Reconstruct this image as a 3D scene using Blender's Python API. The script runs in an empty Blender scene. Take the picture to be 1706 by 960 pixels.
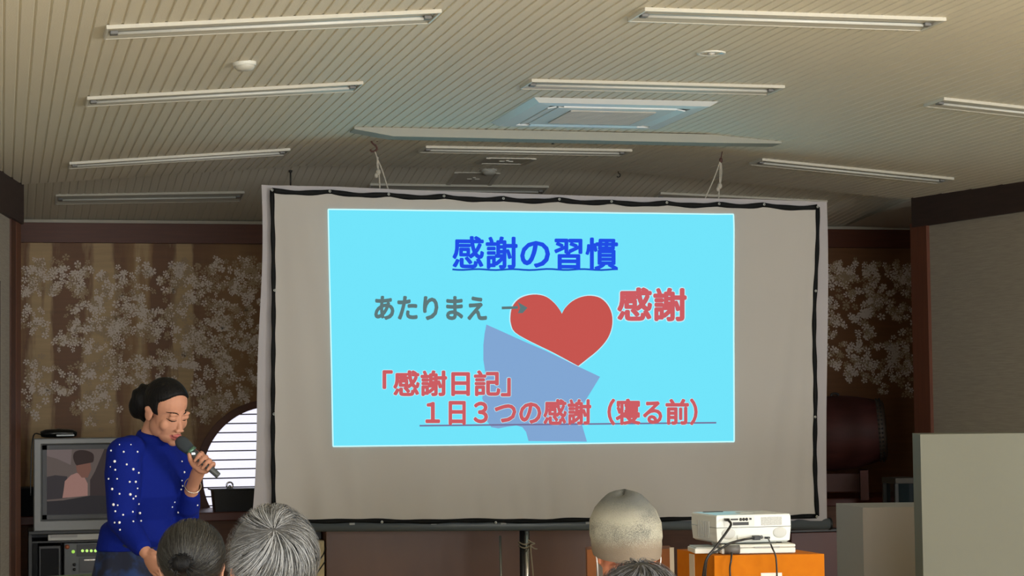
import bpy, bmesh, math, random
import numpy as np
from mathutils import Vector, Matrix
from mathutils.bvhtree import BVHTree

random.seed(7)
SC = bpy.context.scene
COL = SC.collection
PI = math.pi

# ------------------------------------------------------------------ camera, world, lights, exposure
FPX, YAW, PITCH, ROLL = 3550.0, math.radians(13.5), math.atan(200 / 3550.0), 0.012
CAM = Vector((0, 0, 1.45))
FWD = Vector((math.sin(YAW) * math.cos(PITCH), math.cos(YAW) * math.cos(PITCH), math.sin(PITCH)))
_r = Vector((math.cos(YAW), -math.sin(YAW), 0)); _u = _r.cross(FWD)
RGT = _r * math.cos(ROLL) - _u * math.sin(ROLL)
UPV = _u * math.cos(ROLL) + _r * math.sin(ROLL)
HF = Vector((math.sin(YAW), math.cos(YAW), 0))      # horizontal viewing direction
HR = Vector((math.cos(YAW), -math.sin(YAW), 0))
UZ = Vector((0, 0, 1))

cd = bpy.data.cameras.new('camera'); cam = bpy.data.objects.new('camera', cd); COL.objects.link(cam)
cd.sensor_width = 36.0; cd.lens = FPX / 1706 * 36.0; cd.clip_end = 100
M = Matrix((RGT, UPV, -FWD)).transposed().to_4x4(); M.translation = CAM
cam.matrix_world = M
SC.camera = cam

SC.view_settings.view_transform = 'Standard'
SC.view_settings.look = 'None'
SC.view_settings.gamma = 1.0
SC.view_settings.use_curve_mapping = False
SC.view_settings.exposure = 0.1
SC.cycles.use_denoising = True

w = bpy.data.worlds.new('daylight'); SC.world = w; w.use_nodes = True
w.node_tree.nodes['Background'].inputs[0].default_value = (0.75, 0.82, 0.9, 1)
w.node_tree.nodes['Background'].inputs[1].default_value = 0.6

def area(name, loc, target, sx, sy, power, col):
    l = bpy.data.lights.new(name, 'AREA'); l.shape = 'RECTANGLE'; l.size = sx; l.size_y = sy
    l.energy = power; l.color = col
    o = bpy.data.objects.new(name, l); COL.objects.link(o)
    o.location = loc
    o.rotation_euler = (Vector(target) - Vector(loc)).to_track_quat('-Z', 'Y').to_euler()
    return o
area('added_daylight_rear', (3.0, -4.2, 1.35), (3.0, 12, 1.75), 7.5, 1.7, 500, (0.93, 0.97, 1.0))  # unseen area lamp added for daylight from behind; the rear wall has no opening
area('added_daylight_left', (-1.75, 2.6, 1.35), (6.0, 4.0, 1.5), 4.2, 1.5, 300, (0.94, 0.97, 1.0))  # unseen side lamp added to brighten ceiling and floor, no window built here
area('added_daylight_right', (7.85, 3.0, 1.35), (1.0, 4.4, 1.5), 4.6, 1.5, 680, (0.96, 0.97, 0.98))  # unseen lamp added as the stronger side light, no window built here

# ------------------------------------------------------------------ pixel rays meeting real planes
def ray(x, y):
    return FWD + (x - 853) / FPX * RGT - (y - 480) / FPX * UPV
def P(x, y, D):
    return CAM + D * ray(x, y)
def PY(x, y, Yv):
    d = ray(x, y); return CAM + d * ((Yv - CAM.y) / d.y)
def PZ(x, y, Zv):
    d = ray(x, y); return CAM + d * ((Zv - CAM.z) / d.z)
def PX(x, y, Xv):
    d = ray(x, y); return CAM + d * ((Xv - CAM.x) / d.x)

# ------------------------------------------------------------------ materials
def lin(c):
    c = c / 255.0
    return c / 12.92 if c <= 0.04045 else ((c + 0.055) / 1.055) ** 2.4
def rgb(c):
    return (lin(c[0]), lin(c[1]), lin(c[2]), 1)
MATS = {}
def mat(name, col, rough=0.6, metal=0.0, emit=None, estr=1.0, spec=0.5, noise=None, bump=None, wave=None, sheen=0):
    """noise=(scale, colour2, stretch xyz, contrast) mixes a second colour; bump=(scale, strength, stretch)."""
    if name in MATS: return MATS[name]
    m = bpy.data.materials.new(name); m.use_nodes = True
    nt = m.node_tree; b = nt.nodes['Principled BSDF']
    b.inputs['Base Color'].default_value = rgb(col)
    b.inputs['Roughness'].default_value = rough
    b.inputs['Metallic'].default_value = metal
    b.inputs['Specular IOR Level'].default_value = spec
    if emit:
        b.inputs['Emission Color'].default_value = rgb(emit); b.inputs['Emission Strength'].default_value = estr
    tc = None
    def coords(stretch):
        nonlocal tc
        if tc is None: tc = nt.nodes.new('ShaderNodeTexCoord')
        mp = nt.nodes.new('ShaderNodeMapping'); mp.inputs['Scale'].default_value = stretch
        nt.links.new(tc.outputs['Object'], mp.inputs['Vector']); return mp.outputs[0]
    if noise:
        sc, c2, st, con = noise
        n = nt.nodes.new('ShaderNodeTexNoise'); n.inputs['Scale'].default_value = sc
        n.inputs['Detail'].default_value = 6
        nt.links.new(coords(st), n.inputs['Vector'])
        r = nt.nodes.new('ShaderNodeValToRGB')
        r.color_ramp.elements[0].position = 0.5 - con; r.color_ramp.elements[1].position = 0.5 + con
        r.color_ramp.elements[0].color = rgb(col); r.color_ramp.elements[1].color = rgb(c2)
        nt.links.new(n.outputs['Fac'], r.inputs['Fac']); nt.links.new(r.outputs[0], b.inputs['Base Color'])
    if bump:
        sc, s, st = bump
        n = nt.nodes.new('ShaderNodeTexNoise'); n.inputs['Scale'].default_value = sc; n.inputs['Detail'].default_value = 4
        nt.links.new(coords(st), n.inputs['Vector'])
        bp = nt.nodes.new('ShaderNodeBump'); bp.inputs['Strength'].default_value = s; bp.inputs['Distance'].default_value = 0.01
        nt.links.new(n.outputs['Fac'], bp.inputs['Height']); nt.links.new(bp.outputs[0], b.inputs['Normal'])
    MATS[name] = m
    return m
def hair_mat(name, dark, light, rough=0.45, bias=0.5):
    if name in MATS: return MATS[name]
    m = bpy.data.materials.new(name); m.use_nodes = True; nt = m.node_tree; b = nt.nodes['Principled BSDF']
    g = nt.nodes.new('ShaderNodeNewGeometry'); r = nt.nodes.new('ShaderNodeValToRGB')
    r.color_ramp.elements[0].color = rgb(dark); r.color_ramp.elements[1].color = rgb(light)
    r.color_ramp.elements[0].position = bias - 0.3; r.color_ramp.elements[1].position = min(1, bias + 0.45)
    nt.links.new(g.outputs['Random Per Island'], r.inputs['Fac']); nt.links.new(r.outputs[0], b.inputs['Base Color'])
    b.inputs['Roughness'].default_value = rough
    MATS[name] = m
    return m

M_ceil = mat('ceiling_board', (234, 228, 210), 0.5, spec=0.5, bump=(160, 0.25, (1, 1, 1)))
M_wallp = mat('wallpaper_beige', (168, 160, 146), 0.85, noise=(6, (152, 145, 132), (1.2, 1.2, 26), 0.18), bump=(30, 0.25, (1, 1, 14)))
M_dwood = mat('beam_dark_wood', (62, 48, 44), 0.6, noise=(5, (48, 37, 35), (1, 1, 8), 0.25))
M_rwood = mat('lintel_red_wood', (108, 58, 36), 0.5, noise=(6, (88, 46, 28), (0.6, 1, 10), 0.3))
M_post = mat('post_wood', (120, 76, 54), 0.55, noise=(6, (98, 60, 44), (10, 10, 0.6), 0.3))
M_lampw = mat('lamp_enamel', (204, 200, 186), 0.3, spec=0.6)
M_white = mat('white_enamel', (226, 226, 216), 0.28, spec=0.6)
M_pan = mat('lamp_reflector', (196, 194, 182), 0.35, spec=0.5)
M_black = mat('black_plastic', (16, 17, 19), 0.4)
M_chrome = mat('chrome', (205, 205, 205), 0.15, 1.0)
M_floor = mat('floor_tatami', (204, 184, 138), 0.7, noise=(4, (188, 166, 118), (10, 0.6, 1), 0.3))
M_skin = mat('skin', (182, 132, 108), 0.6, spec=0.25)
M_dsk = mat('skin_warm', (222, 146, 112), 0.5, spec=0.4)
M_bhair = mat('black_hair', (8, 8, 10), 0.6, spec=0.2, bump=(120, 0.4, (1, 1, 0.2)))

# ------------------------------------------------------------------ mesh helpers
def tag(o, label=None, cat=None, group=None, kind=None):
    if label: o['label'] = label
    if cat: o['category'] = cat
    if group: o['group'] = group
    if kind: o['kind'] = kind
    return o
def empty(name, loc, label, cat, group=None):
    o = bpy.data.objects.new(name, None); COL.objects.link(o); o.location = loc; o.empty_display_size = 0.1
    return tag(o, label, cat, group)
def obj(name, bm, m, parent=None, smooth=False, keep=True):
    """link a bmesh given in world coordinates; the parent keeps its own place"""
    me = bpy.data.meshes.new(name)
    if isinstance(bm, bpy.types.Mesh): me = bm
    else:
        bmesh.ops.recalc_face_normals(bm, faces=bm.faces[:])
        bm.to_mesh(me); bm.free()
    for k in (m if isinstance(m, (list, tuple)) else [m]): me.materials.append(k)
    if smooth: me.polygons.foreach_set('use_smooth', [True] * len(me.polygons))
    o = bpy.data.objects.new(name, me); COL.objects.link(o)
    if parent is not None:
        o.parent = parent
        pm = wm(parent)
        o.matrix_parent_inverse = pm.inverted()
    return o
def wm(o):
    m = o.matrix_basis.copy()
    if o.parent is not None: m = wm(o.parent) @ o.matrix_parent_inverse @ m
    return m
def dup(root, offset, label=None, group=None):
    def cp(o, par):
        c = o.copy(); COL.objects.link(c)
        if par is not None: c.parent = par
        for ch in [x for x in COL.objects if x.parent == o]: cp(ch, c)
        return c
    c = cp(root, None); c.location = root.location + Vector(offset)
    if label: c['label'] = label
    if group: c['group'] = group
    return c
def NB(): return bmesh.new()
def box(bm, c, s, mtx=None, bev=0.0):
    r = bmesh.ops.create_cube(bm, size=1.0)
    vs = r['verts']
    bmesh.ops.scale(bm, vec=s, verts=vs)
    if bev > 0:
        es = list({e for v in vs for e in v.link_edges})
        rr = bmesh.ops.bevel(bm, geom=es, offset=bev, segments=2, affect='EDGES', profile=0.5)
        vs = list({v for f in rr['faces'] for v in f.verts} | {v for v in vs if v.is_valid})
    T = Matrix.Translation(c)
    if mtx is not None: T = T @ mtx.to_4x4()
    bmesh.ops.transform(bm, matrix=T, verts=vs)
    return vs
def hexa(bm, q0, q1):
    """solid between two quads given as four points each"""
    a = [bm.verts.new(p) for p in q0]; b = [bm.verts.new(p) for p in q1]
    bm.faces.new(a); bm.faces.new(list(reversed(b)))
    for i in range(4):
        j = (i + 1) % 4; bm.faces.new((a[i], b[i], b[j], a[j]))
def frame_of(d):
    d = d.normalized()
    h = UZ if abs(d.z) < 0.9 else Vector((1, 0, 0))
    x = d.cross(h).normalized(); y = x.cross(d).normalized()
    return x, y, d
def tube(bm, pts, rad, seg=10, caps=True, flat=None, axis=None):
    """swept tube; rad: a number, a list, or a list of (rx, ry); axis: fixed direction for rx"""
    pts = [Vector(p) for p in pts]; n = len(pts)
    if not isinstance(rad, (list, tuple)): rad = [rad] * n
    rings = []
    px = None
    for i in range(n):
        d = (pts[min(i + 1, n - 1)] - pts[max(i - 1, 0)])
        if d.length < 1e-9: d = UZ.copy()
        d.normalize()
        if axis is not None:
            x = (axis - d * axis.dot(d)).normalized()
        elif px is None:
            x = frame_of(d)[0]
        else:
            x = (px - d * px.dot(d))
            x = x.normalized() if x.length > 1e-6 else frame_of(d)[0]
        px = x; y = d.cross(x)
        r = rad[i]; rx, ry = r if isinstance(r, (list, tuple)) else (r, r)
        rings.append([bm.verts.new(pts[i] + x * math.cos(2 * PI * k / seg) * rx + y * math.sin(2 * PI * k / seg) * ry) for k in range(seg)])
    for i in range(n - 1):
        for k in range(seg):
            j = (k + 1) % seg
            bm.faces.new((rings[i][k], rings[i][j], rings[i + 1][j], rings[i + 1][k]))
    if caps:
        bm.faces.new(list(reversed(rings[0]))); bm.faces.new(rings[-1])
    return rings
def ell(bm, c, r, mtx=None, seg=20, ring=12):
    q = bmesh.ops.create_uvsphere(bm, u_segments=seg, v_segments=ring, radius=1.0)
    T = Matrix.Translation(c)
    if mtx is not None: T = T @ mtx.to_4x4()
    T = T @ Matrix.Diagonal((r[0], r[1], r[2], 1))
    bmesh.ops.transform(bm, matrix=T, verts=q['verts'])
    return q['verts']
def limb(bm, pts, rad, seg=14):
    """tube plus balls at its joints, for remeshing into one body"""
    tube(bm, pts, rad, seg)
    for p, r in zip(pts, rad):
        r = r if isinstance(r, (int, float)) else min(r)
        ell(bm, p, (r, r, r), seg=12, ring=8)
def lathe(bm, prof, mtx=None, seg=32):
    """prof: list of (r, z) turned about z"""
    rings = []
    T = mtx if mtx is not None else Matrix.Identity(4)
    for r, z in prof:
        if r < 1e-6: rings.append([bm.verts.new(T @ Vector((0, 0, z)))])
        else: rings.append([bm.verts.new(T @ Vector((r * math.cos(2 * PI * k / seg), r * math.sin(2 * PI * k / seg), z))) for k in range(seg)])
    for a, b in zip(rings, rings[1:]):
        for k in range(seg):
            j = (k + 1) % seg
            if len(a) == 1 and len(b) == 1: continue
            if len(a) == 1: bm.faces.new((a[0], b[j], b[k]))
            elif len(b) == 1: bm.faces.new((a[k], a[j], b[0]))
            else: bm.faces.new((a[k], a[j], b[j], b[k]))
    return rings
def remesh(bm, voxel, smooth_it=4):
    me = bpy.data.meshes.new('tmp'); bmesh.ops.recalc_face_normals(bm, faces=bm.faces[:]); bm.to_mesh(me); bm.free()
    o = bpy.data.objects.new('tmp', me); COL.objects.link(o)
    md = o.modifiers.new('r', 'REMESH'); md.mode = 'VOXEL'; md.voxel_size = voxel; md.use_smooth_shade = True
    if smooth_it:
        s = o.modifiers.new('s', 'SMOOTH'); s.iterations = smooth_it; s.factor = 0.5
    dg = bpy.context.evaluated_depsgraph_get()
    out = bpy.data.meshes.new_from_object(o.evaluated_get(dg))
    bpy.data.objects.remove(o); bpy.data.meshes.remove(me)
    return out
def spline(pts, n=24):
    """Catmull-Rom through the points"""
    pts = [Vector(p) for p in pts]; out = []
    q = [pts[0] * 2 - pts[1]] + pts + [pts[-1] * 2 - pts[-2]]
    m = len(pts) - 1
    for i in range(m):
        a, b, c, d = q[i:i + 4]
        for k in range(n // m):
            t = k / (n // m)
            out.append(0.5 * ((2 * b) + (c - a) * t + (2 * a - 5 * b + 4 * c - d) * t * t + (3 * b - 3 * c + d - a) * t ** 3))
    out.append(pts[-1]); return out
def cable(name, pts, r, m, label, cat='cable', parent=None, group=None):
    bm = NB(); tube(bm, spline(pts, 30), r, 8)
    o = obj(name, bm, m, parent, True)
    if parent is None: tag(o, label, cat, group)
    return o

# ------------------------------------------------------------------ the room
ZC, SL = 3.05, 0.08
XL, XR = 1.95, 4.02          # edges of the flat middle strip of the ceiling
YC, YB = 13.82, 15.9         # crease in the ceiling, back wall
ZB = 2.862                   # ceiling height along the back wall
def zc(x): return ZC - SL * max(0, XL - x) - SL * max(0, x - XR)
SHADE_STEP = 0.2                  # recess added behind the crease to keep its near part in shade
def ceil_z(x, y):
    z = zc(x)
    if y > YC: z += SHADE_STEP; z = z + (ZB - z) * (y - YC) / (YB - YC)
    return z

# ceiling: fluted boards, real grooves running from the rear of the hall to the back wall
bm = NB()
pitch, gw, gd = 0.055, 0.0125, 0.005
xs = []
x = -4.0
while x < 10.0:
    xs += [(x, 0), (x + pitch - gw, 0), (x + pitch - gw + 0.002, gd), (x + pitch - 0.002, gd)]
    x += pitch
rows = []
for yv in (-4.6, YC, YC + 0.004, YB + 0.1):
    rows.append([bm.verts.new((xx, yv, ceil_z(xx, yv) + g)) for xx, g in xs])
top = [bm.verts.new((xx, yv, 3.25)) for yv in (-4.6, YB + 0.1) for xx in (xs[0][0], xs[-1][0])]
for a, b in zip(rows, rows[1:]):
    for i in range(len(a) - 1): bm.faces.new((a[i], a[i + 1], b[i + 1], b[i]))
bm.faces.new((top[0], top[1], top[3], top[2]))
tag(obj('ceiling', bm, M_ceil), kind='structure')

bm = NB(); box(bm, (3, 5.7, -0.05), (13, 20.8, 0.1)); tag(obj('floor', bm, M_floor), kind='structure')

def wall(name, p0, p1, z0, z1, th, m, out, kind='structure', parent=None):
    """upright slab between two floor points, thickened towards out"""
    o = Vector((out[0], out[1], 0)).normalized() * th
    a, b = Vector((p0[0], p0[1], 0)), Vector((p1[0], p1[1], 0))
    bm = NB()
    hexa(bm, [a + UZ * z0, b + UZ * z0, b + UZ * z1, a + UZ * z1], [a + o + UZ * z0, b + o + UZ * z0, b + o + UZ * z1, a + o + UZ * z1])
    ob = obj(name, bm, m, parent)
    if parent is None: ob['kind'] = kind
    return ob
LWA, LWB = Vector((-0.02, 13.05)), Vector((0.11, 13.9))
dl = (LWA - LWB).normalized(); LW0 = LWB + dl * 18.6
RWB, RWA = Vector((6.2, 13.75)), Vector((6.4, 12.5))
dr = (RWA - RWB).normalized(); RW0 = RWB + dr * 18.5
wall('wall_left', LW0, LWB, 0, 3.2, 0.15, M_wallp, (-1, 0))
wall('wall_right', RW0, RWB, 0, 3.2, 0.15, M_wallp, (1, 0.15))
wall('wall_rear', (LW0.x - 0.3, -4.45), (RW0.x + 0.3, -4.45), 0, 3.2, 0.15, M_wallp, (0, -1))
# stage alcove sides
wall('wall_alcove_left', LWB, (0.1, YB), 0, 3.2, 0.12, M_wallp, (-1, 0))
M_mural_side = M_wallp

# mural wall: brown gold ground with vertical washes
def mural_mat():
    m = bpy.data.materials.new('mural_ground'); m.use_nodes = True; nt = m.node_tree; b = nt.nodes['Principled BSDF']
    tc = nt.nodes.new('ShaderNodeTexCoord')
    mp = nt.nodes.new('ShaderNodeMapping'); mp.inputs['Scale'].default_value = (7, 1, 1.1)
    nt.links.new(tc.outputs['Object'], mp.inputs['Vector'])
    n = nt.nodes.new('ShaderNodeTexNoise'); n.inputs['Scale'].default_value = 1.6; n.inputs['Detail'].default_value = 4; n.inputs['Roughness'].default_value = 0.6
    nt.links.new(mp.outputs[0], n.inputs['Vector'])
    sp = nt.nodes.new('ShaderNodeSeparateXYZ'); nt.links.new(tc.outputs['Object'], sp.inputs[0])
    wob = nt.nodes.new('ShaderNodeMath'); wob.operation = 'MULTIPLY_ADD'; wob.inputs[1].default_value = 0.26
    nt.links.new(n.outputs['Fac'], wob.inputs[0]); nt.links.new(sp.outputs['X'], wob.inputs[2])
    mr_ = nt.nodes.new('ShaderNodeMapRange'); mr_.inputs['From Min'].default_value = 0.13; mr_.inputs['From Max'].default_value = 2.13
    nt.links.new(wob.outputs[0], mr_.inputs['Value'])
    r = nt.nodes.new('ShaderNodeValToRGB'); cr = r.color_ramp
    tan_, mid_, brn_ = rgb((214, 180, 130)), rgb((172, 128, 78)), rgb((140, 94, 56))
    # tan washes of the painting, measured along the wall
    stops = [(0.0, tan_), (0.03, tan_), (0.045, brn_), (0.06, mid_), (0.09, brn_), (0.115, tan_), (0.165, tan_), (0.185, brn_), (0.29, brn_), (0.315, tan_), (0.40, tan_), (0.425, brn_), (0.47, mid_), (0.50, tan_), (0.53, mid_), (0.545, brn_), (0.60, brn_), (0.62, tan_), (0.68, tan_), (0.70, brn_), (0.85, mid_), (1.0, brn_)]
    cr.elements[0].position = stops[0][0]; cr.elements[0].color = stops[0][1]
    cr.elements[1].position = 1.0; cr.elements[1].color = stops[-1][1]
    for p_, c_ in stops[1:-1]:
        e = cr.elements.new(p_); e.color = c_
    nt.links.new(mr_.outputs[0], r.inputs['Fac'])
    mp2 = nt.nodes.new('ShaderNodeMapping'); mp2.inputs['Scale'].default_value = (1.2, 1, 14)
    nt.links.new(tc.outputs['Object'], mp2.inputs['Vector'])
    n2 = nt.nodes.new('ShaderNodeTexNoise'); n2.inputs['Scale'].default_value = 3; n2.inputs['Detail'].default_value = 4
    nt.links.new(mp2.outputs[0], n2.inputs['Vector'])
    mx = nt.nodes.new('ShaderNodeMix'); mx.data_type = 'RGBA'; mx.blend_type = 'MULTIPLY'; mx.inputs[0].default_value = 0.35
    nt.links.new(r.outputs[0], mx.inputs[6]); nt.links.new(n2.outputs['Fac'], mx.inputs[7])
    nt.links.new(mx.outputs[2], b.inputs['Base Color']); b.inputs['Roughness'].default_value = 0.55
    return m
M_mural = mural_mat()
# back wall with a round window cut through it
WC = PY(452, 792, YB); WR = 0.52          # centre and radius of the round window
def ring_wall(name, x0, x1, z0, z1, c, rad, y0, y1, m):
    bm = NB(); n = 64
    def outer(k):
        a = 2 * PI * k / n; dx, dz = math.cos(a), math.sin(a)
        t = 1e9
        if dx > 1e-9: t = min(t, (x1 - c.x) / dx)
        if dx < -1e-9: t = min(t, (x0 - c.x) / dx)
        if dz > 1e-9: t = min(t, (z1 - c.z) / dz)
        if dz < -1e-9: t = min(t, (z0 - c.z) / dz)
        return Vector((c.x + dx * t, 0, c.z + dz * t))
    fr, bk, fi, bi = [], [], [], []
    for k in range(n):
        o = outer(k); a = 2 * PI * k / n
        i = Vector((c.x + rad * math.cos(a), 0, c.z + rad * math.sin(a)))
        fr.append(bm.verts.new((o.x, y0, o.z))); bk.append(bm.verts.new((o.x, y1, o.z)))
        fi.append(bm.verts.new((i.x, y0, i.z))); bi.append(bm.verts.new((i.x, y1, i.z)))
    corners = [Vector((x1, 0, z1)), Vector((x0, 0, z1)), Vector((x0, 0, z0)), Vector((x1, 0, z0))]
    for k in range(n):
        j = (k + 1) % n
        bm.faces.new((fr[k], fr[j], fi[j], fi[k])); bm.faces.new((bk[j], bk[k], bi[k], bi[j]))
        bm.faces.new((fi[k], fi[j], bi[j], bi[k]))
        for cpt in corners:
            a0 = math.atan2(fr[k].co.z - c.z, fr[k].co.x - c.x); a1 = math.atan2(fr[j].co.z - c.z, fr[j].co.x - c.x)
            ac = math.atan2(cpt.z - c.z, cpt.x - c.x)
            if a1 < a0: a1 += 2 * PI
            if ac < a0 - 1e-6: ac += 2 * PI
            if a0 + 1e-6 < ac < a1 - 1e-6:
                for yy, va, vb in ((y0, fr[k], fr[j]), (y1, bk[j], bk[k])):
                    cv = bm.verts.new((cpt.x, yy, cpt.z)); bm.faces.new((va, cv, vb))
    return obj(name, bm, m)
wall_back = tag(ring_wall('wall_back', -0.3, 7.6, 0.0, 3.2, WC, WR, YB, YB + 0.14, M_mural), kind='structure')

# cherry blossoms painted on the mural (one sheet of petals belonging to the wall)
def blossoms(bm, mapf, x0, x1, y0, y1, n, seed):
    rnd = random.Random(seed); n = int(n * 0.85)
    cl = [(rnd.uniform(x0, x1), rnd.uniform(y0, y1), rnd.uniform(8, 22)) for _ in range(n)]
    for cx, cy, cr in cl:
        fade = 1.0
        for _ in range(int(cr * 0.42)):
            px, py = rnd.gauss(cx, cr * 0.55), rnd.gauss(cy, cr * 0.38)
            if not (x0 - 8 < px < x1 + 4 and y0 - 6 < py < y1 + 14): continue
            R = rnd.uniform(4.6, 7.6); a0 = rnd.uniform(0, 6.28); sq = rnd.uniform(0.55, 1.0); ta = rnd.uniform(0, PI)
            shade = 1 if rnd.random() < 0.42 else 0
            for k in range(5):
                a = a0 + k * 2 * PI / 5
                pts = []
                for rr, da in ((0.1, 0), (0.62, -0.42), (1.0, -0.28), (0.9, 0.0), (1.0, 0.28), (0.62, 0.42)):
                    u, v = R * rr * math.cos(a + da), R * rr * math.sin(a + da)
                    u2 = (u * math.cos(ta) + v * math.sin(ta)) * sq; v2 = -u * math.sin(ta) + v * math.cos(ta)
                    pts.append(mapf(px + u2 * math.cos(ta) - v2 * math.sin(ta), py + u2 * math.sin(ta) + v2 * math.cos(ta)))
                fc_ = bm.faces.new([bm.verts.new(p) for p in pts]); fc_.material_index = shade
bm = NB()
yoff = [0]
def on_back(px, py):
    yoff[0] = (yoff[0] + 1) % 600
    return PY(px, py, YB - 0.002 - 0.000004 * (yoff[0] // 30))
for i_, (xa_, xb_, yt_, yb_, n_) in enumerate([(36, 70, 430, 690, 26), (60, 130, 434, 660, 44), (120, 190, 440, 655, 46), (180, 250, 432, 640, 48), (240, 320, 436, 655, 56), (310, 380, 432, 690, 66), (370, 436, 430, 672, 62), (120, 200, 640, 706, 12), (330, 380, 650, 700, 10),
        (1376, 1420, 440, 615, 30), (1410, 1460, 434, 640, 32), (1450, 1500, 442, 668, 34), (1498, 1527, 440, 665, 30)]):
    blossoms(bm, on_back, xa_, xb_, yt_, yb_, n_, 31 + i_)
M_petal = [mat('petal_paint', (236, 220, 206), 0.7), mat('petal_paint_faint', (184, 158, 124), 0.7)]
obj('painted_blossoms', bm, M_petal, wall_back)

# round window: frame, blind behind, its bars
bm = NB(); prof = []
n = 72
rings = []
for k in range(n):
    a = 2 * PI * k / n; d = Vector((math.cos(a), 0, math.sin(a)))
    rings.append([bm.verts.new(WC + d * rr + Vector((0, yy, 0))) for rr, yy in ((WR - 0.01, -0.03), (WR + 0.045, -0.03), (WR + 0.045, 0.0), (WR - 0.01, 0.12))])
for k in range(n):
    a, b = rings[k], rings[(k + 1) % n]
    for i in range(4): bm.faces.new((a[i], a[(i + 1) % 4], b[(i + 1) % 4], b[i]))
window = tag(obj('window_1', bm, M_rwood, None, False), kind='structure')
bm = NB(); lathe(bm, [(0, 0), (WR, 0)], Matrix.Translation(WC + Vector((0, 0.10, 0))) @ Matrix.Rotation(PI / 2, 4, 'X'), 64)
M_pane = mat('daylit_paper', (240, 240, 250), 0.6, emit=(236, 236, 252), estr=1.0, noise=(3, (240, 240, 250), (1, 1, 1), 0.2))
obj('pane', bm, M_pane, window)
z = WC.z - WR + 0.03
k = 0
spacing = 15.2 / (FPX / P(400, 750, 15.9)[1] * 1) if False else 0.0675
while z < WC.z + WR - 0.02:
    hw = math.sqrt(max(0, WR ** 2 - (z - WC.z) ** 2))
    bm = NB(); box(bm, (WC.x, YB + 0.07, z), (2 * hw, 0.012, 0.009)); obj('blind_bar', bm, M_dwood, window)
    z += spacing

# lintels, rails, posts
def bar_between(name, a, b, h, d, m, kind='structure', dirn=(0, -1, 0)):
    """horizontal bar with top edge a-b, height h, depth d toward dirn"""
    a, b = Vector(a), Vector(b); dn = Vector(dirn).normalized() * d
    bm = NB(); hexa(bm, [a, b, b - UZ * h, a - UZ * h], [a + dn, b + dn, b + dn - UZ * h, a + dn - UZ * h])
    return tag(obj(name, bm, m), kind=kind)
zl_top = PY(430, 374, YB - 0.06).z; zl_bot = PY(430, 406, YB - 0.06).z
bar_between('trim_1', (0.1, YB, zl_top), (7.3, YB, zl_top), zl_top - zl_bot, 0.06, M_rwood)
bar_between('trim_2', (0.1, YB, ZB + 0.0), (7.3, YB, ZB + 0.0), ZB - zl_top, 0.075, mat('rail_cream', (196, 190, 176), 0.6))
# narrow frieze between the lintel ends and the right corner
bm = NB(); hexa(bm, [Vector((7.22, YB, 0)), Vector((6.46, 13.92, 0)), Vector((6.46, 13.92, zl_top)), Vector((7.22, YB, zl_top))],
                [Vector((7.32, YB, 0)), Vector((6.56, 13.92, 0)), Vector((6.56, 13.92, zl_top)), Vector((7.32, YB, zl_top))])
tag(obj('wall_alcove_right', bm, M_mural), kind='structure')
# triangular gusset above the right end of the lintel
g0, g1, g2 = PY(1527, 330, 13.74), PY(1408, 377, YB - 0.08), PY(1530, 381, YB - 0.12)
g3 = PY(1530, 382, 13.74)
bm = NB()
va = [bm.verts.new(p) for p in (g0, g1, g2)]; vb = [bm.verts.new(p + Vector((0.1, 0.03, 0))) for p in (g0, g1, g2)]
bm.faces.new(va); bm.faces.new(list(reversed(vb)))
for i in range(3): bm.faces.new((va[i], vb[i], vb[(i + 1) % 3], va[(i + 1) % 3]))
tag(obj('trim_3', bm, mat('gusset_board', (214, 210, 200), 0.8)), kind='structure')
# dark beams along the heads of both side walls
lo = Vector((dl.y, -dl.x, 0)); lo = lo if lo.x > 0 else -lo
ro = Vector((dr.y, -dr.x, 0)); ro = ro if ro.x < 0 else -ro
def wall_beam(name, w0, w1, z1, z0, d, n, m):
    a, b = Vector((w0.x, w0.y, 0)), Vector((w1.x, w1.y, 0)); dn = n * d
    bm = NB(); hexa(bm, [a + UZ * z0, b + UZ * z0, b + UZ * z1, a + UZ * z1], [a + dn + UZ * z0, b + dn + UZ * z0, b + dn + UZ * z1, a + dn + UZ * z1])
    return tag(obj(name, bm, m), kind='structure')
zbl = PY(0, 357, 13.2).z; zbr = PY(1545, 379, 13.72).z
wall_beam('beam_left', LW0, LWB, 3.0, zbl, 0.03, lo, M_dwood)
wall_beam('beam_right', RW0, RWB, 3.0, zbr, 0.03, ro, M_dwood)
# corner posts
def post(name, px0, px1, Yv, z1, m, dy=0.1):
    a, b = PY(px0, 640, Yv), PY(px1, 640, Yv)
    bm = NB(); box(bm, ((a.x + b.x) / 2, Yv + dy / 2, z1 / 2), (abs(b.x - a.x), dy, z1), bev=0.004)
    return tag(obj(name, bm, m), kind='structure')

wall_beam('trim_4', LWB, LWB + dl * 0.2, zbl + 0.02, 0, 0.012, lo, M_post)
wall_beam('trim_9', LWB + dl * 0.2, LWB + dl * 0.4, zbl + 0.02, 0, 0.01, lo, mat('post_dark', (84, 52, 38), 0.55))
M_pred = mat('post_red', (112, 66, 46), 0.55, noise=(6, (92, 52, 38), (10, 10, 0.6), 0.3))
wall_beam('trim_5', RWB + (RWB - RWA).normalized() * 0.03, RWB + dr * 0.17, zbr + 0.03, 0, 0.025, ro, M_pred)
# dark sliding-door edge at the far left
bm = NB(); q = LWB + dl * 1.02
box(bm, (q.x + 0.02, q.y, PY(2, 470, q.y).z / 2), (0.04, 0.25, PY(2, 470, q.y).z)); tag(obj('door_1', bm, M_dwood), kind='structure')

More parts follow.
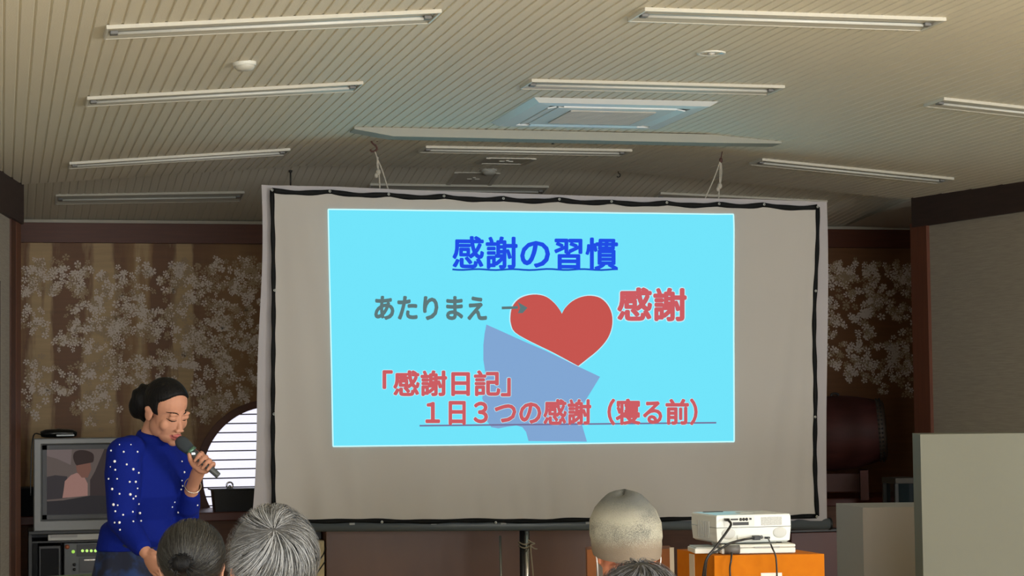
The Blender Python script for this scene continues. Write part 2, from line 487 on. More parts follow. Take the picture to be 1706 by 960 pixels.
# unseen window frame added on the closed rear wall, behind the added lamp
def frame(name, c, wdt, h, n):
    t = Vector((-n.y, n.x, 0)); bm = NB()
    R = Matrix((t, n, UZ)).transposed()
    for dx, dz, sx, sz in ((0, h / 2, wdt, 0.06), (0, -h / 2, wdt, 0.06), (wdt / 2, 0, 0.06, h), (-wdt / 2, 0, 0.06, h), (0, 0, 0.05, h), (wdt / 4, 0, 0.04, h), (-wdt / 4, 0, 0.04, h)):
        box(bm, Vector(c) + t * dx + UZ * dz, (sx, 0.05, sz), R)
    tag(obj(name, bm, M_post), kind='structure')
frame('added_window_frame', (3.0, -4.40, 1.35), 7.6, 1.8, Vector((0, 1, 0)))

# bulkhead strip across the middle of the ceiling
bm = NB()
yb0 = 11.86
pa, pk, pk2, pb = PZ(570, 229, zc(1.9)), PZ(652, 215, ZC), PZ(1192, 221, ZC), PZ(1266, 238, ZC)
xa, xb = pa.x, pb.x
q0, q1 = [], []
for yv, q in ((yb0, q0), (yb0 + 0.16, q1)):
    for xx, dz in ((xa, 0.012), (pk.x, 0.055), (pk2.x, 0.055), (xb, 0.012)):
        q.append((xx, yv, zc(xx) - dz))
tv, bv = {}, {}
L = []
for yv in (yb0, yb0 + 0.16):
    up = [bm.verts.new((xx, yv, zc(xx) + 0.0)) for xx in (xa, pk.x, pk2.x, xb)]
    dn = [bm.verts.new((xx, yv, zc(xx) - dz)) for xx, dz in ((xa, 0.012), (pk.x, 0.05), (pk2.x, 0.05), (xb, 0.012))]
    L.append((up, dn))
(u0, d0), (u1, d1) = L
for i in range(3):
    bm.faces.new((u0[i], u0[i + 1], d0[i + 1], d0[i])); bm.faces.new((u1[i + 1], u1[i], d1[i], d1[i + 1]))
    bm.faces.new((d0[i], d0[i + 1], d1[i + 1], d1[i])); bm.faces.new((u0[i + 1], u0[i], u1[i], u1[i + 1]))
for i in (0, 3): bm.faces.new((u0[i], d0[i], d1[i], u1[i]))
tag(obj('trim_6', bm, mat('bulkhead_paint', (160, 160, 148), 0.45)), kind='structure')

# stage: ledge and panelled front below the mural
zled = PY(400, 852, 15.2).z
bm = NB(); box(bm, (3.7, 15.5, zled - 0.03), (7.2, 0.8, 0.06), bev=0.006); tag(obj('trim_7', bm, mat('ledge_red_wood', (104, 50, 38), 0.4)), kind='structure')
bm = NB(); box(bm, (3.7, 15.52, (zled - 0.06) / 2), (7.2, 0.7, zled - 0.06)); tag(obj('trim_8', bm, mat('stage_front', (112, 72, 46), 0.6, noise=(5, (92, 58, 38), (1, 1, 8), 0.3))), kind='structure')

# ------------------------------------------------------------------ ceiling fittings
def slope_mtx(x, y):
    e = 0.02
    tx = Vector((2 * e, 0, ceil_z(x + e, y) - ceil_z(x - e, y))).normalized()
    ty = Vector((0, 2 * e, ceil_z(x, y + e) - ceil_z(x, y - e))).normalized()
    n = tx.cross(ty).normalized(); ty = n.cross(tx)
    return Matrix((tx, ty, n)).transposed()
def ceiling_light(x0, y, label, length=1.31, wid=0.25):
    xc = x0 + length / 2; c = Vector((xc, y, ceil_z(xc, y)))
    R = slope_mtx(xc, y)
    t = empty('ceiling_light', c, label, 'ceiling light', 'fluorescent fittings in rows on the fluted ceiling')
    W = lambda p: c + R @ Vector(p)
    hL, hW = length / 2, wid / 2
    bm = NB()
    for dy in (-1, 1): box(bm, W((0, dy * (hW - 0.006), -0.0065)), (length, 0.012, 0.017), R, 0.002)
    obj('rim', bm, M_lampw, t)
    for dx in (-1, 1):
        bm = NB(); box(bm, W((dx * (hL - 0.005), 0, -0.0065)), (0.010, wid - 0.025, 0.017), R, 0.002); obj('end_plate', bm, M_white, t)
    bm = NB()
    prof_ = [(-hW + 0.013, -0.0125), (-hW * 0.6, -0.006), (-0.03, -0.003), (0.03, -0.003), (hW * 0.6, -0.006), (hW - 0.013, -0.0125)]
    pa_ = [bm.verts.new(W((-hL + 0.011, y_, z_))) for y_, z_ in prof_]; pb_ = [bm.verts.new(W((hL - 0.011, y_, z_))) for y_, z_ in prof_]
    for i_ in range(5): bm.faces.new((pa_[i_], pa_[i_ + 1], pb_[i_ + 1], pb_[i_]))
    obj('reflector_pan', bm, M_pan, t)
    for dx in (-1, 1):
        bm = NB(); box(bm, W((dx * (hL - 0.035), 0, -0.010)), (0.03, 0.045, 0.014), R, 0.003)
        obj('lamp_socket', bm, mat('socket_grey', (120, 120, 118), 0.5), t)
    bm = NB(); tube(bm, [W((-hL + 0.05, 0, -0.0115)), W((hL - 0.05, 0, -0.0115))], 0.007, 12)
    obj('fluorescent_tube', bm, mat('tube_glass', (214, 214, 206), 0.3), t, True)
    return t
rowsY = (8.24, 10.12, 12.78)
LX, MX, RX = 0.385, 2.51, 4.65
lab = {
    (0, 0): 'long unlit ceiling light nearest the top left of the fluted ceiling',
    (1, 0): 'long unlit ceiling light just behind the round smoke detector on the left slope',
    (2, 0): 'unlit ceiling light on the left slope, last before the ceiling crease',
    (0, 1): 'unlit ceiling light with bright left end, beside the small round downlight',
    (1, 1): 'unlit ceiling light directly in front of the square air conditioner',
    (2, 1): 'unlit ceiling light just behind the ceiling bulkhead, above the screen middle',
    (1, 2): 'unlit ceiling light on the right slope, cut off by the picture edge',
    (2, 2): 'unlit ceiling light on the right slope, behind the one cut off at the edge',
}
for (i, j), lb in lab.items():
    yy = rowsY[i] + (0.07 if j == 0 else 0) - (0.06 if j == 2 else 0)
    ceiling_light((LX, MX, RX)[j], yy, lb)
def on_down(px, py):
    d = ray(px, py); lo_, hi_ = 10.0, 18.0
    for _ in range(60):
        mid = (lo_ + hi_) / 2; p = CAM + d * mid
        if p.z < ceil_z(p.x, p.y): lo_ = mid
        else: hi_ = mid
    return CAM + d * lo_
pl = on_down(92, 331); ceiling_light(pl.x, pl.y, 'thin dim ceiling light left of the screen, behind the crease above the mural')
pl = on_down(612, 314); ceiling_light(pl.x, pl.y, 'ceiling light behind the crease whose ends show over the screen top')
pl = on_down(1092, 327); ceiling_light(pl.x, pl.y, 'ceiling light mostly hidden by the top right of the screen')

# ceiling cassette air conditioner
c = Vector((3.17, 11.08, ZC)); t = empty('air_conditioner', c, 'square white ceiling cassette air conditioner with grey centre grille', 'air conditioner')
M_ac = mat('ac_plastic', (236, 242, 244), 0.3, spec=0.7)
S = 0.5
bm = NB()
for k in range(4):
    R = Matrix.Rotation(k * PI / 2, 3, 'Z')
    a = [Vector((-S, -S, -0.001)), Vector((S, -S, -0.001)), Vector((S - 0.035, -S + 0.035, -0.024)), Vector((-S + 0.035, -S + 0.035, -0.024))]
    b = [Vector((-S + .0, -S + .0, 0.02)), Vector((S, -S, 0.02)), Vector((S - 0.12, -S + 0.12, 0.012)), Vector((-S + 0.12, -S + 0.12, 0.012))]
    pts = [a[3], a[2], Vector((S - 0.115, -S + 0.115, -0.028)), Vector((-S + 0.115, -S + 0.115, -0.028))]
    bm.faces.new([bm.verts.new(c + R @ p) for p in a]); bm.faces.new([bm.verts.new(c + R @ p) for p in pts])
    q = [pts[3], pts[2], Vector((S - 0.115, -S + 0.115, -0.006)), Vector((-S + 0.115, -S + 0.115, -0.006))]
    bm.faces.new([bm.verts.new(c + R @ p) for p in q])
obj('panel', bm, M_ac, t)
for k in range(4):
    R = Matrix.Rotation(k * PI / 2, 3, 'Z')
    bm = NB(); box(bm, c + R @ Vector((0, -S + 0.145, -0.024)), (0.62, 0.05, 0.008), R @ Matrix.Rotation(0.18, 3, 'X'), 0.002)
    obj('air_flap', bm, M_ac, t)
bm = NB(); box(bm, c + Vector((0, 0, -0.018)), (2 * S - 0.35, 2 * S - 0.35, 0.02), bev=0.004); obj('inner_panel', bm, M_ac, t)
bm = NB(); box(bm, c + Vector((0, 0, -0.005)), (2 * S - 0.24, 2 * S - 0.24, 0.006)); obj('slot_backing', bm, M_black, t)
bm = NB(); G = 0.235
for k in range(19): box(bm, c + Vector((0, -G + k * 2 * G / 18, -0.030)), (2 * G, 0.012, 0.008))
for k in range(19): box(bm, c + Vector((-G + k * 2 * G / 18, 0, -0.0295)), (0.005, 2 * G, 0.006))
obj('intake_grille', bm, mat('grille_grey', (178, 176, 168), 0.5), t)
bm = NB(); box(bm, c + Vector((0, 0, -0.0285)), (2 * G, 2 * G, 0.002)); obj('grille_backing', bm, mat('grille_dark', (150, 148, 142), 0.8), t)

# smoke detectors
def detector(p, label, r=0.062):
    R = slope_mtx(p.x, p.y).to_4x4(); T = Matrix.Translation(p) @ R
    t = empty('smoke_detector', p, label, 'smoke detector', 'round smoke detectors on the ceiling')
    bm = NB(); lathe(bm, [(0, 0.002), (r, 0.002), (r, -0.012), (r * 0.94, -0.016), (0, -0.016)], T, 36); obj('base', bm, M_white, t, False)
    bm = NB(); lathe(bm, [(r * 0.86, -0.016), (r * 0.84, -0.024), (r * 0.66, -0.034), (r * 0.3, -0.038), (0, -0.038)], T, 36); obj('dome', bm, M_pan, t, True)
    return t
pd = CAM.copy(); d = ray(407, 104); 
pd = PZ(407, 104, zc(1.04)); detector(pd, 'round white smoke detector on the left slope between two ceiling lights', 0.052)
pd = on_down(815, 283); detector(pd, 'round smoke detector on the ceiling crease above the screen', 0.055)
# downlight
p = PZ(1185, 88, ZC); T = Matrix.Translation(p); t = empty('downlight', p, 'small round recessed downlight with a shiny reflector in the ceiling', 'downlight')
bm = NB(); lathe(bm, [(0.066, 0.001), (0.066, -0.006), (0.056, -0.006), (0.05, 0.0)], T, 36); obj('trim_ring', bm, M_white, t, True)
bm = NB(); lathe(bm, [(0.052, -0.002), (0.045, 0.0), (0.0, 0.0)], T, 36); obj('reflector', bm, M_chrome, t, True)
bm = NB(); lathe(bm, [(0.0, -0.012), (0.014, -0.01), (0.018, 0.0), (0, 0.002)], T, 24); obj('bulb', bm, mat('bulb_glass', (190, 190, 186), 0.3), t, True)
# square vents either side of the crease
def vent(p, label, s=0.3):
    R = slope_mtx(p.x, p.y); t = empty('ceiling_vent', p, label, 'ceiling vent', 'square vents by the ceiling crease')
    W = lambda q: p + R @ Vector(q)
    bm = NB()
    for dx, dy, sx, sy in ((0, s / 2, s, 0.012), (0, -s / 2, s, 0.012)): box(bm, W((dx, dy, -0.002)), (sx, sy, 0.006), R)
    for dx in (-s / 2, s / 2): box(bm, W((dx, 0, -0.003)), (0.03, s, 0.008), R)
    obj('frame', bm, M_lampw, t)
    bm = NB(); box(bm, W((0, 0, -0.004)), (s * 0.3, 0.02, 0.006), R); box(bm, W((0, 0, -0.004)), (0.02, s * 0.3, 0.007), R); obj('diffuser_cross', bm, M_lampw, t)
    bm = NB(); box(bm, W((0, 0, 0.0)), (s - 0.03, s - 0.02, 0.004), R); obj('vent_plate', bm, mat('vent_plate', (190, 184, 168), 0.6), t)
vent(PZ(843, 268, ZC), 'square flush vent just in front of the ceiling crease')
vent(on_down(788, 298), 'square flush vent just behind the ceiling crease, nearer the screen')
# sprinkler, conduit, hook
p = PZ(921, 231, ZC); bm = NB(); lathe(bm, [(0, 0.0), (0.02, 0), (0.016, -0.012), (0.006, -0.016), (0.006, -0.03), (0.013, -0.032), (0, -0.035)], Matrix.Translation(p), 16)
tag(obj('sprinkler', bm, mat('dark_metal', (70, 68, 64), 0.4, 0.6), None, True), 'tiny dark sprinkler head on the ceiling beside the bulkhead', 'sprinkler')
p = on_down(484, 284); bm = NB(); tube(bm, [p + UZ * 0.0, p - UZ * 0.12], 0.006, 8); ell(bm, p - UZ * 0.12, (0.008, 0.008, 0.008)); lathe(bm, [(0, 0), (0.014, 0), (0.012, -0.012), (0.006, -0.016)], Matrix.Translation(p), 14)
tag(obj('hanging_rod', bm, MATS['dark_metal'], None, True), 'short thin dark rod hanging from the crease left of the screen cords', 'rod')
p = on_down(1030, 284); bm = NB()
tube(bm, [p, p - UZ * 0.02] + [p + Vector((0.014 * math.sin(a), 0, -0.034 - 0.014 * -math.cos(a))) for a in [k * 0.5 for k in range(9)]], 0.004, 8)
tag(obj('ceiling_hook', bm, MATS['dark_metal'], None, True), 'small dark hook in the ceiling crease above the screen', 'hook')

# ------------------------------------------------------------------ projection screens
SY = 12.4
def cloth_y(x, z):
    """soft folds of the front cloth, as a function of place on it"""
    s = (x - 1.54) / 3.4; t_ = (2.74 - z) / 1.95
    y = 0.004 * math.sin(s * 33 + 1.2 * math.sin(t_ * 2.2)) + 0.003 * math.sin(s * 71 + 0.6 + 2.0 * t_)
    for c0, wd, sl, am in ((0.10, 0.02, 0.10, 0.014), (0.17, 0.025, -0.05, 0.010), (0.31, 0.02, 0.02, 0.006), (0.80, 0.02, -0.07, 0.012), (0.86, 0.03, 0.08, 0.009), (0.93, 0.018, -0.12, 0.016), (0.97, 0.015, -0.06, 0.012), (0.05, 0.02, 0.06, 0.010), (0.24, 0.02, 0.05, 0.007)):
        u = (s - c0 - sl * (t_ - 0.5)) / wd
        if abs(u) < 4: y -= am * math.exp(-u * u) * (0.4 + 0.6 * min(1, abs(t_ - 0.45) * 2.2))
    e = max(0, (t_ - 0.72)) / 0.28
    y -= 0.010 * e * math.sin(s * 95) * math.exp(-((s - 0.42) / 0.25) ** 2) + 0.012 * e * math.sin(s * 60 + 2) * math.exp(-((s - 0.1) / 0.1) ** 2)
    y *= sm01((t_ + 0.03 * s) / 0.14) * sm01(s / 0.03) * sm01((1 - s) / 0.03)
    return 1.5 * y
def sm01(t):
    t = max(0.0, min(1.0, t)); return t * t * (3 - 2 * t)
M_cloth = mat('screen_cloth', (214, 208, 200), 0.9)
M_sheet = mat('screen_sheet', (204, 198, 200), 0.85)
M_edge = mat('black_webbing', (8, 12, 13), 0.7)
M_grom = mat('grommet_metal', (170, 172, 168), 0.35, 0.8)

for m_ in (M_cloth, M_sheet):          # thin cloth lets some light through
    nt_ = m_.node_tree; out_ = nt_.nodes['Material Output']; pb_ = nt_.nodes['Principled BSDF']
    tr_ = nt_.nodes.new('ShaderNodeBsdfTranslucent'); tr_.inputs[0].default_value = rgb((225, 225, 222))
    mx_ = nt_.nodes.new('ShaderNodeMixShader'); mx_.inputs[0].default_value = 0.28
    nt_.links.new(pb_.outputs[0], mx_.inputs[1]); nt_.links.new(tr_.outputs[0], mx_.inputs[2]); nt_.links.new(mx_.outputs[0], out_.inputs['Surface'])

# the old screen behind: white sheet, roller case, stand
base = PY(868, 960, SY + 0.05); base.z = 0
roll = empty('projection_screen', base, 'wide white roll-up screen on a tripod stand, its pale margin showing round the cloth', 'projection screen')
outl = [((435, 311), (418, 868)), ((1376, 338), (1380, 868))]
bm = NB(); NX, NZ = 60, 30; g = []
def lerp(a, b, t): return a + (b - a) * t
for j in range(NZ + 1):
    t_ = j / NZ
    lx = lerp(435, 418, t_ ** 2.2) + 2.2 * math.sin(t_ * 9); rx = lerp(1376, 1379, t_) + 1.2 * math.sin(t_ * 7)
    row = []
    for i in range(NX + 1):
        s = i / NX
        px = lerp(lx, rx, s); py = lerp(float(np.interp(px, [436, 560, 700, 1000, 1250, 1376], [308.5, 311, 317.5, 327, 332, 336.5])), 868, t_)
        p = PY(px, py, SY + 0.03); e = max(0, 1 - s * 9) + max(0, 1 - (1 - s) * 9)
        p.y += 0.02 * e * math.sin(px * 0.14 + t_ * 3)
        row.append(bm.verts.new(p))
    g.append(row)
for j in range(NZ):
    for i in range(NX): bm.faces.new((g[j][i], g[j][i + 1], g[j + 1][i + 1], g[j + 1][i]))
obj('white_sheet', bm, M_sheet, roll, True)
ta, tb = PY(420, 877, SY + 0.055), PY(1381, 873, SY + 0.055)
bm = NB(); tube(bm, [ta, tb], 0.034, 20); 
obj('roller_case', bm, mat('case_dark_grey', (88, 95, 98), 0.4), roll, True)
for q in (ta, tb):
    dv = (tb - ta).normalized() * (0.012 if q is tb else -0.012)
    bm = NB(); tube(bm, [q, q + dv], 0.038, 20); obj('end_cap', bm, M_black, roll, True)
for px in (586, 722, 838, 979):
    q = PY(px, lerp(877, 873, (px - 420) / 961), SY + 0.03); bm = NB(); box(bm, q + Vector((0, -0.014, 0.012)), (0.034, 0.006, 0.014), bev=0.002); obj('clip', bm, mat('clip_grey', (150, 152, 150), 0.5), roll)
mid = PY(875, 880, SY + 0.03)
bm = NB(); tube(bm, [mid + Vector((0, 0.05, 0.0)), Vector((mid.x, mid.y + 0.05, 0.12))], 0.024, 16); obj('outer_pole', bm, M_black, roll, True)
bm = NB(); tube(bm, [mid + Vector((0.012, 0.012, -0.02)), Vector((mid.x + 0.012, mid.y + 0.012, 0.1))], 0.017, 14); obj('pole', bm, M_chrome, roll, True)
for a in (-PI / 2 - 0.2, PI / 6, 5 * PI / 6):
    bm = NB(); tube(bm, [Vector((mid.x, mid.y + 0.05, 0.36)), Vector((mid.x + 0.55 * math.cos(a), mid.y + 0.05 + 0.55 * math.sin(a), 0.012))], 0.012, 10); obj('leg', bm, M_chrome, roll, True)

# slim metal rod beside the stand, and the string tied round the pole
q = PY(833, 893, SY + 0.08); bm = NB(); tube(bm, [Vector((q.x, q.y, q.z - 0.0)), Vector((q.x + 0.01, q.y, 0.0))], 0.008, 10); ell(bm, Vector((q.x + 0.01, q.y, 0.012)), (0.016, 0.016, 0.012))
tag(obj('metal_rod', bm, mat('brushed_steel', (150, 152, 146), 0.35, 0.8), None, True), 'thin steel rod standing under the screen, left of the chrome tripod pole', 'rod')
bm = NB()
def P12(x, y, dy=-0.04): return PY(x, y, SY + 0.03 + dy)
for yy in (906, 912):
    pts = [mid + Vector((0.004 + 0.036 * math.cos(a), 0.034 + 0.052 * math.sin(a), 0)) for a in [k * PI / 8 for k in range(17)]]
    zz = PY(875, yy, SY).z
    tube(bm, [Vector((p_.x, p_.y, zz + 0.006 * math.sin(i))) for i, p_ in enumerate(pts)], 0.004, 6)
tube(bm, spline([P12(880, 900), P12(886, 904), P12(891, 906), P12(884, 909), P12(890, 914), P12(895, 915)], 25), 0.004, 6)
tube(bm, spline([P12(884, 908), P12(885, 925), P12(887, 945), P12(889, 975)], 24), 0.004, 6)
tag(obj('string', bm, mat('twine', (150, 138, 116), 0.9), None, True), 'pale string knotted round the tripod pole under the screen', 'string')

# the front cloth with black webbing edge
topG = [(453, 317), (549, 319), (647, 324), (739, 327), (838, 331), (931, 332.5), (1018, 336), (1110, 338), (1197, 340), (1272, 341), (1361, 345)]
scr = empty('screen_cloth', PY(905, 862, SY), 'white cloth screen edged in black with a bright blue slide projected on it', 'screen cloth')
def edge_top(s):
    px = lerp(453, 1361, s)
    for (a, ya), (b, yb) in zip(topG, topG[1:]):
        if a <= px <= b:
            u = (px - a) / (b - a); return px, lerp(ya, yb, u) + 3.6 * math.sin(PI * u) ** 0.8
    return px, 345
def edge_bot(s): return lerp(456, 1361, s), lerp(868, 861, s) + 3 * math.sin(PI * s) + 0.8 * math.sin(s * 30)
def edge_l(t): return lerp(453, 457, t) + 1.5 * math.sin(t * 6), 0
def edge_r(t): return lerp(1362, 1361, t) - 4.5 * math.sin(PI * t) + 1.2 * math.sin(t * 13), 0
def cloth_px(s, t):
    tx, ty = edge_top(s); bx, by = edge_bot(s)
    lx, rx = edge_l(t)[0], edge_r(t)[0]
    px = lerp(lx, rx, s); py = lerp(ty, by, t); return px, py
def on_cloth(px, py, off=0.0):
    p = PY(px, py, SY); p.y += cloth_y(p.x, p.z) - off; return p
bm = NB(); NX, NZ = 220, 60; g = []
for j in range(NZ + 1):
    g.append([bm.verts.new(on_cloth(*cloth_px(i / NX, j / NZ))) for i in range(NX + 1)])
for j in range(NZ):
    for i in range(NX): bm.faces.new((g[j][i], g[j][i + 1], g[j + 1][i + 1], g[j + 1][i]))
obj('cloth', bm, M_cloth, scr, True)
def strip(name, fn, n, wd_px, side):
    bm = NB(); rows_ = []
    for k in range(n + 1):
        (x0, y0), (nx, ny) = fn(k / n)
        w0 = wd_px * (1 + 0.15 * math.sin(k * 0.9))
        rows_.append([bm.verts.new(on_cloth(x0 + nx * w0 * f_, y0 + ny * w0 * f_, o_)) for f_, o_ in ((-0.5, 0.004), (0, 0.009), (0.5, 0.004))])
    for a, b in zip(rows_, rows_[1:]):
        for i in range(2): bm.faces.new((a[i], a[i + 1], b[i + 1], b[i]))
    bmesh.ops.solidify(bm, geom=bm.faces[:], thickness=0.002)
    return obj(name, bm, M_edge, scr, True)
strip('webbing', lambda s: (edge_top(s), (0, 1)), 120, 8.0, 1)
strip('webbing', lambda s: (edge_bot(s), (0, 1)), 80, 7.0, 1)
strip('webbing', lambda t: (cloth_px(0, t), (1, 0)), 60, 7.0, 1)
strip('webbing', lambda t: (cloth_px(1, t), (1, 0)), 60, 6.5, 1)
grom = topG + [(457, 484), (456, 690), (1358, 485), (1357, 695), (1360, 861), (636, 870), (826, 871), (1010, 869), (1190, 866)]
for gx, gy in grom:
    p = on_cloth(gx, gy, 0.012); bm = NB()
    bmesh.ops.create_circle(bm, segments=4, radius=0.001)
    bm.clear(); tr = Matrix.Translation(p) @ Matrix.Rotation(PI / 2, 4, 'X')
    lathe(bm, [(0.003, 0.0), (0.003, 0.003), (0.0075, 0.003), (0.0085, 0.0), (0.003, 0.0)], tr, 14)
    obj('grommet', bm, M_grom, scr, True)

# projected slide: light thrown on the cloth, built as the lit picture at its place
def emis(name, col, s=0.94, base=(20, 60, 70)):
    return mat(name, base, 0.9, emit=col, estr=s, spec=0.0)
E_bg = emis('slide_cyan', (112, 224, 246)); E_bd = emis('slide_edge', (200, 250, 255))
E_bl = emis('slide_blue', (32, 76, 226), base=(8, 16, 50)); E_bu = emis('slide_blue_line', (22, 78, 190), base=(8, 16, 50))
E_gy = emis('slide_grey', (92, 118, 120), base=(20, 24, 24)); E_rd = emis('slide_red', (200, 92, 98), base=(50, 16, 16))
E_ht = emis('slide_heart', (194, 84, 78), base=(50, 14, 14)); E_hd = emis('slide_head', (128, 164, 208), base=(22, 34, 50))
E_ln = emis('slide_line', (116, 110, 150), base=(24, 24, 30)); E_wh = emis('slide_halo', (188, 240, 250), base=(40, 50, 52))
C4 = [(546.5, 349), (1220, 357.5), (1222, 736), (554, 744)]
def quadpx(s, t):
    a = (lerp(C4[0][0], C4[1][0], s), lerp(C4[0][1], C4[1][1], s)); b = (lerp(C4[3][0], C4[2][0], s), lerp(C4[3][1], C4[2][1], s))
    return lerp(a[0], b[0], t), lerp(a[1], b[1], t)
bm = NB(); NX, NZ = 160, 50; g = []
for j in range(NZ + 1): g.append([bm.verts.new(on_cloth(*quadpx(i / NX, j / NZ), 0.004)) for i in range(NX + 1)])
for j in range(NZ):
    for i in range(NX): bm.faces.new((g[j][i], g[j][i + 1], g[j + 1][i + 1], g[j + 1][i]))
slide = obj('slide', bm, E_bg, scr, True)
def poly(name, pts, m, off, step=10, parent=None):
    """filled flat shape following the cloth"""
    bm = NB()
    bm.faces.new([bm.verts.new((x_, -y_, 0)) for x_, y_ in pts])
    bmesh.ops.triangulate(bm, faces=bm.faces[:])
    for _ in range(6):
        es = [e for e in bm.edges if e.calc_length() > step]
        if not es: break
        bmesh.ops.subdivide_edges(bm, edges=es, cuts=1); bmesh.ops.triangulate(bm, faces=bm.faces[:])
    for v in bm.verts: v.co = on_cloth(v.co.x, -v.co.y, off)
    return obj(name, bm, m, parent or slide, True)
def stroke(pts, w0):
    """outline of a stroked polyline in pixels"""
    L_, R_ = [], []
    for i, (x_, y_) in enumerate(pts):
        a = pts[max(0, i - 1)]; b = pts[min(len(pts) - 1, i + 1)]
        dx, dy = b[0] - a[0], b[1] - a[1]; l_ = math.hypot(dx, dy)
        nx, ny = -dy / l_ * w0 / 2, dx / l_ * w0 / 2
        L_.append((x_ + nx, y_ + ny)); R_.append((x_ - nx, y_ - ny))
    return L_ + R_[::-1]
# bright rim of the projected frame
for a, b in ((0, 1), (1, 2), (2, 3), (3, 0)):
    (x0, y0), (x1, y1) = C4[a], C4[b]
    pts = [(lerp(x0, x1, k / 40), lerp(y0, y1, k / 40)) for k in range(41)]
    poly('slide_rim', stroke(pts, 2.2), E_bd, 0.006)
def heart_pts():
    k = [(963, 610), (925, 590), (885, 570), (858, 554), (851, 540), (850, 527), (853, 512), (862, 500), (876, 493), (893, 491), (909, 495), (922, 505), (931, 516), (935, 523), (941, 513), (953, 502), (968, 495), (984, 493), (1000, 497), (1012, 508), (1019, 523), (1020, 540), (1016, 556), (1008, 570), (994, 585), (978, 598)]
    return k
def smooth_closed(pts, n=4, corners=()):
    out = []; m = len(pts)
    for i in range(m):
        p0, p1, p2, p3 = [Vector((*pts[(i + k) % m], 0)) for k in (-1, 0, 1, 2)]
        if i in corners: p0 = p1
        if (i + 1) % m in corners: p3 = p2
        for k in range(n):
            t = k / n
            v = 0.5 * ((2 * p1) + (p2 - p0) * t + (2 * p0 - 5 * p1 + 4 * p2 - p3) * t * t + (3 * p1 - 3 * p2 + p3 - p0) * t ** 3)
            out.append((v.x, v.y))
    return out
hp = smooth_closed(heart_pts(), 3, (0, 13))
hc = (935, 550)
poly('heart_halo', [(hc[0] + (x_ - hc[0]) * 1.02, hc[1] + (y_ - hc[1]) * 1.03) for x_, y_ in hp], E_wh, 0.007)
poly('heart', hp, E_ht, 0.009)
head = [(810, 541), (906, 584), (999, 628), (972, 672), (966, 690), (969, 708), (977, 736), (880, 735), (876, 720), (870, 712), (860, 709), (845, 711), (830, 714), (818, 712), (811, 702), (808, 690), (802, 684), (808, 674), (803, 664), (805, 652), (797, 646), (802, 636), (808, 620), (805, 600), (805, 575), (807, 556)]
poly('head_silhouette', head, E_hd, 0.011)
# lettering: glyph outlines, one mesh per line of writing
def lettering(name, text, cells, m, off, bold=0.0, parent=None):
    """cells: list of (x0, x1, y_top, y_bottom) in pixels for each character's em box"""
    bm_all = NB()
    for ch, (x0, x1, y0, y1) in zip(text, cells):
        cu = bpy.data.curves.new('glyph', 'FONT'); cu.body = ch; cu.size = 1.0; cu.resolution_u = 3
        o = bpy.data.objects.new('glyph', cu); COL.objects.link(o)
        me = bpy.data.meshes.new_from_object(o.evaluated_get(bpy.context.evaluated_depsgraph_get()))
        bpy.data.objects.remove(o); bpy.data.curves.remove(cu)
        b2_ = NB(); b2_.from_mesh(me); bpy.data.meshes.remove(me)
        bmesh.ops.triangulate(b2_, faces=b2_.faces[:])
        n_ = 8
        for k_ in range(n_):
            ox, oy = bold * math.cos(2 * PI * k_ / n_), bold * math.sin(2 * PI * k_ / n_)
            vm = {}
            for v in b2_.verts:
                u, q_ = v.co.x + ox, v.co.y + oy          # em box: x 0..1, y -0.12..0.88
                vm[v] = bm_all.verts.new(on_cloth(lerp(x0, x1, u), lerp(y1, y0, q_ + 0.12), off))
            for f_ in b2_.faces: bm_all.faces.new([vm[v] for v in f_.verts])
        b2_.free()
    return obj(name, bm_all, m, parent or slide)
def cells(x0, x1, y0, y1, n, dy=0.0):
    w0 = (x1 - x0) / n
    return [(x0 + i * w0, x0 + (i + 1) * w0, y0 + dy * i, y1 + dy * i) for i in range(n)]
lettering('title_lettering', '感謝の習慣', cells(751, 1030, 393, 449, 5, 0.6), E_bl, 0.015, 0.026)
poly('title_underline', stroke([(lerp(752, 1029, k / 30), 449.5 + 0.8 * math.sin(k)) for k in range(31)], 3.0), E_bu, 0.013)
lettering('grey_lettering', 'あたりまえ', cells(620, 813, 491, 535, 5, 0.2), E_gy, 0.015, 0.036)
poly('arrow', stroke([(835, 513.5), (850, 513), (862, 512.5)], 4.5), E_gy, 0.017)
poly('arrow', [(862, 503.5), (878, 513), (870, 522), (862, 522), (866, 513)], E_gy, 0.017)
lettering('red_lettering_halo', '感謝', cells(1027, 1143, 479, 536, 2, 0.5), E_wh, 0.013, 0.062)
lettering('red_lettering', '感謝', cells(1027, 1143, 479, 536, 2, 0.5), E_rd, 0.016, 0.034)
lettering('diary_lettering_halo', '「感謝日記」', cells(609, 878, 617, 661, 6, 0.0), E_wh, 0.0135, 0.056)
lettering('line_lettering_halo', '１日３つの感謝（寝る前）', cells(699, 1188, 665, 709, 12, -0.05), E_wh, 0.0135, 0.052)
lettering('diary_lettering', '「感謝日記」', cells(609, 878, 617, 661, 6, 0.0), E_rd, 0.016, 0.034)
lettering('line_lettering', '１日３つの感謝（寝る前）', cells(699, 1188, 665, 709, 12, -0.05), E_rd, 0.016, 0.034)
poly('line_underline', stroke([(lerp(698, 1192, k / 50), lerp(709.5, 704.5, k / 50)) for k in range(51)], 2.6), E_ln, 0.014)

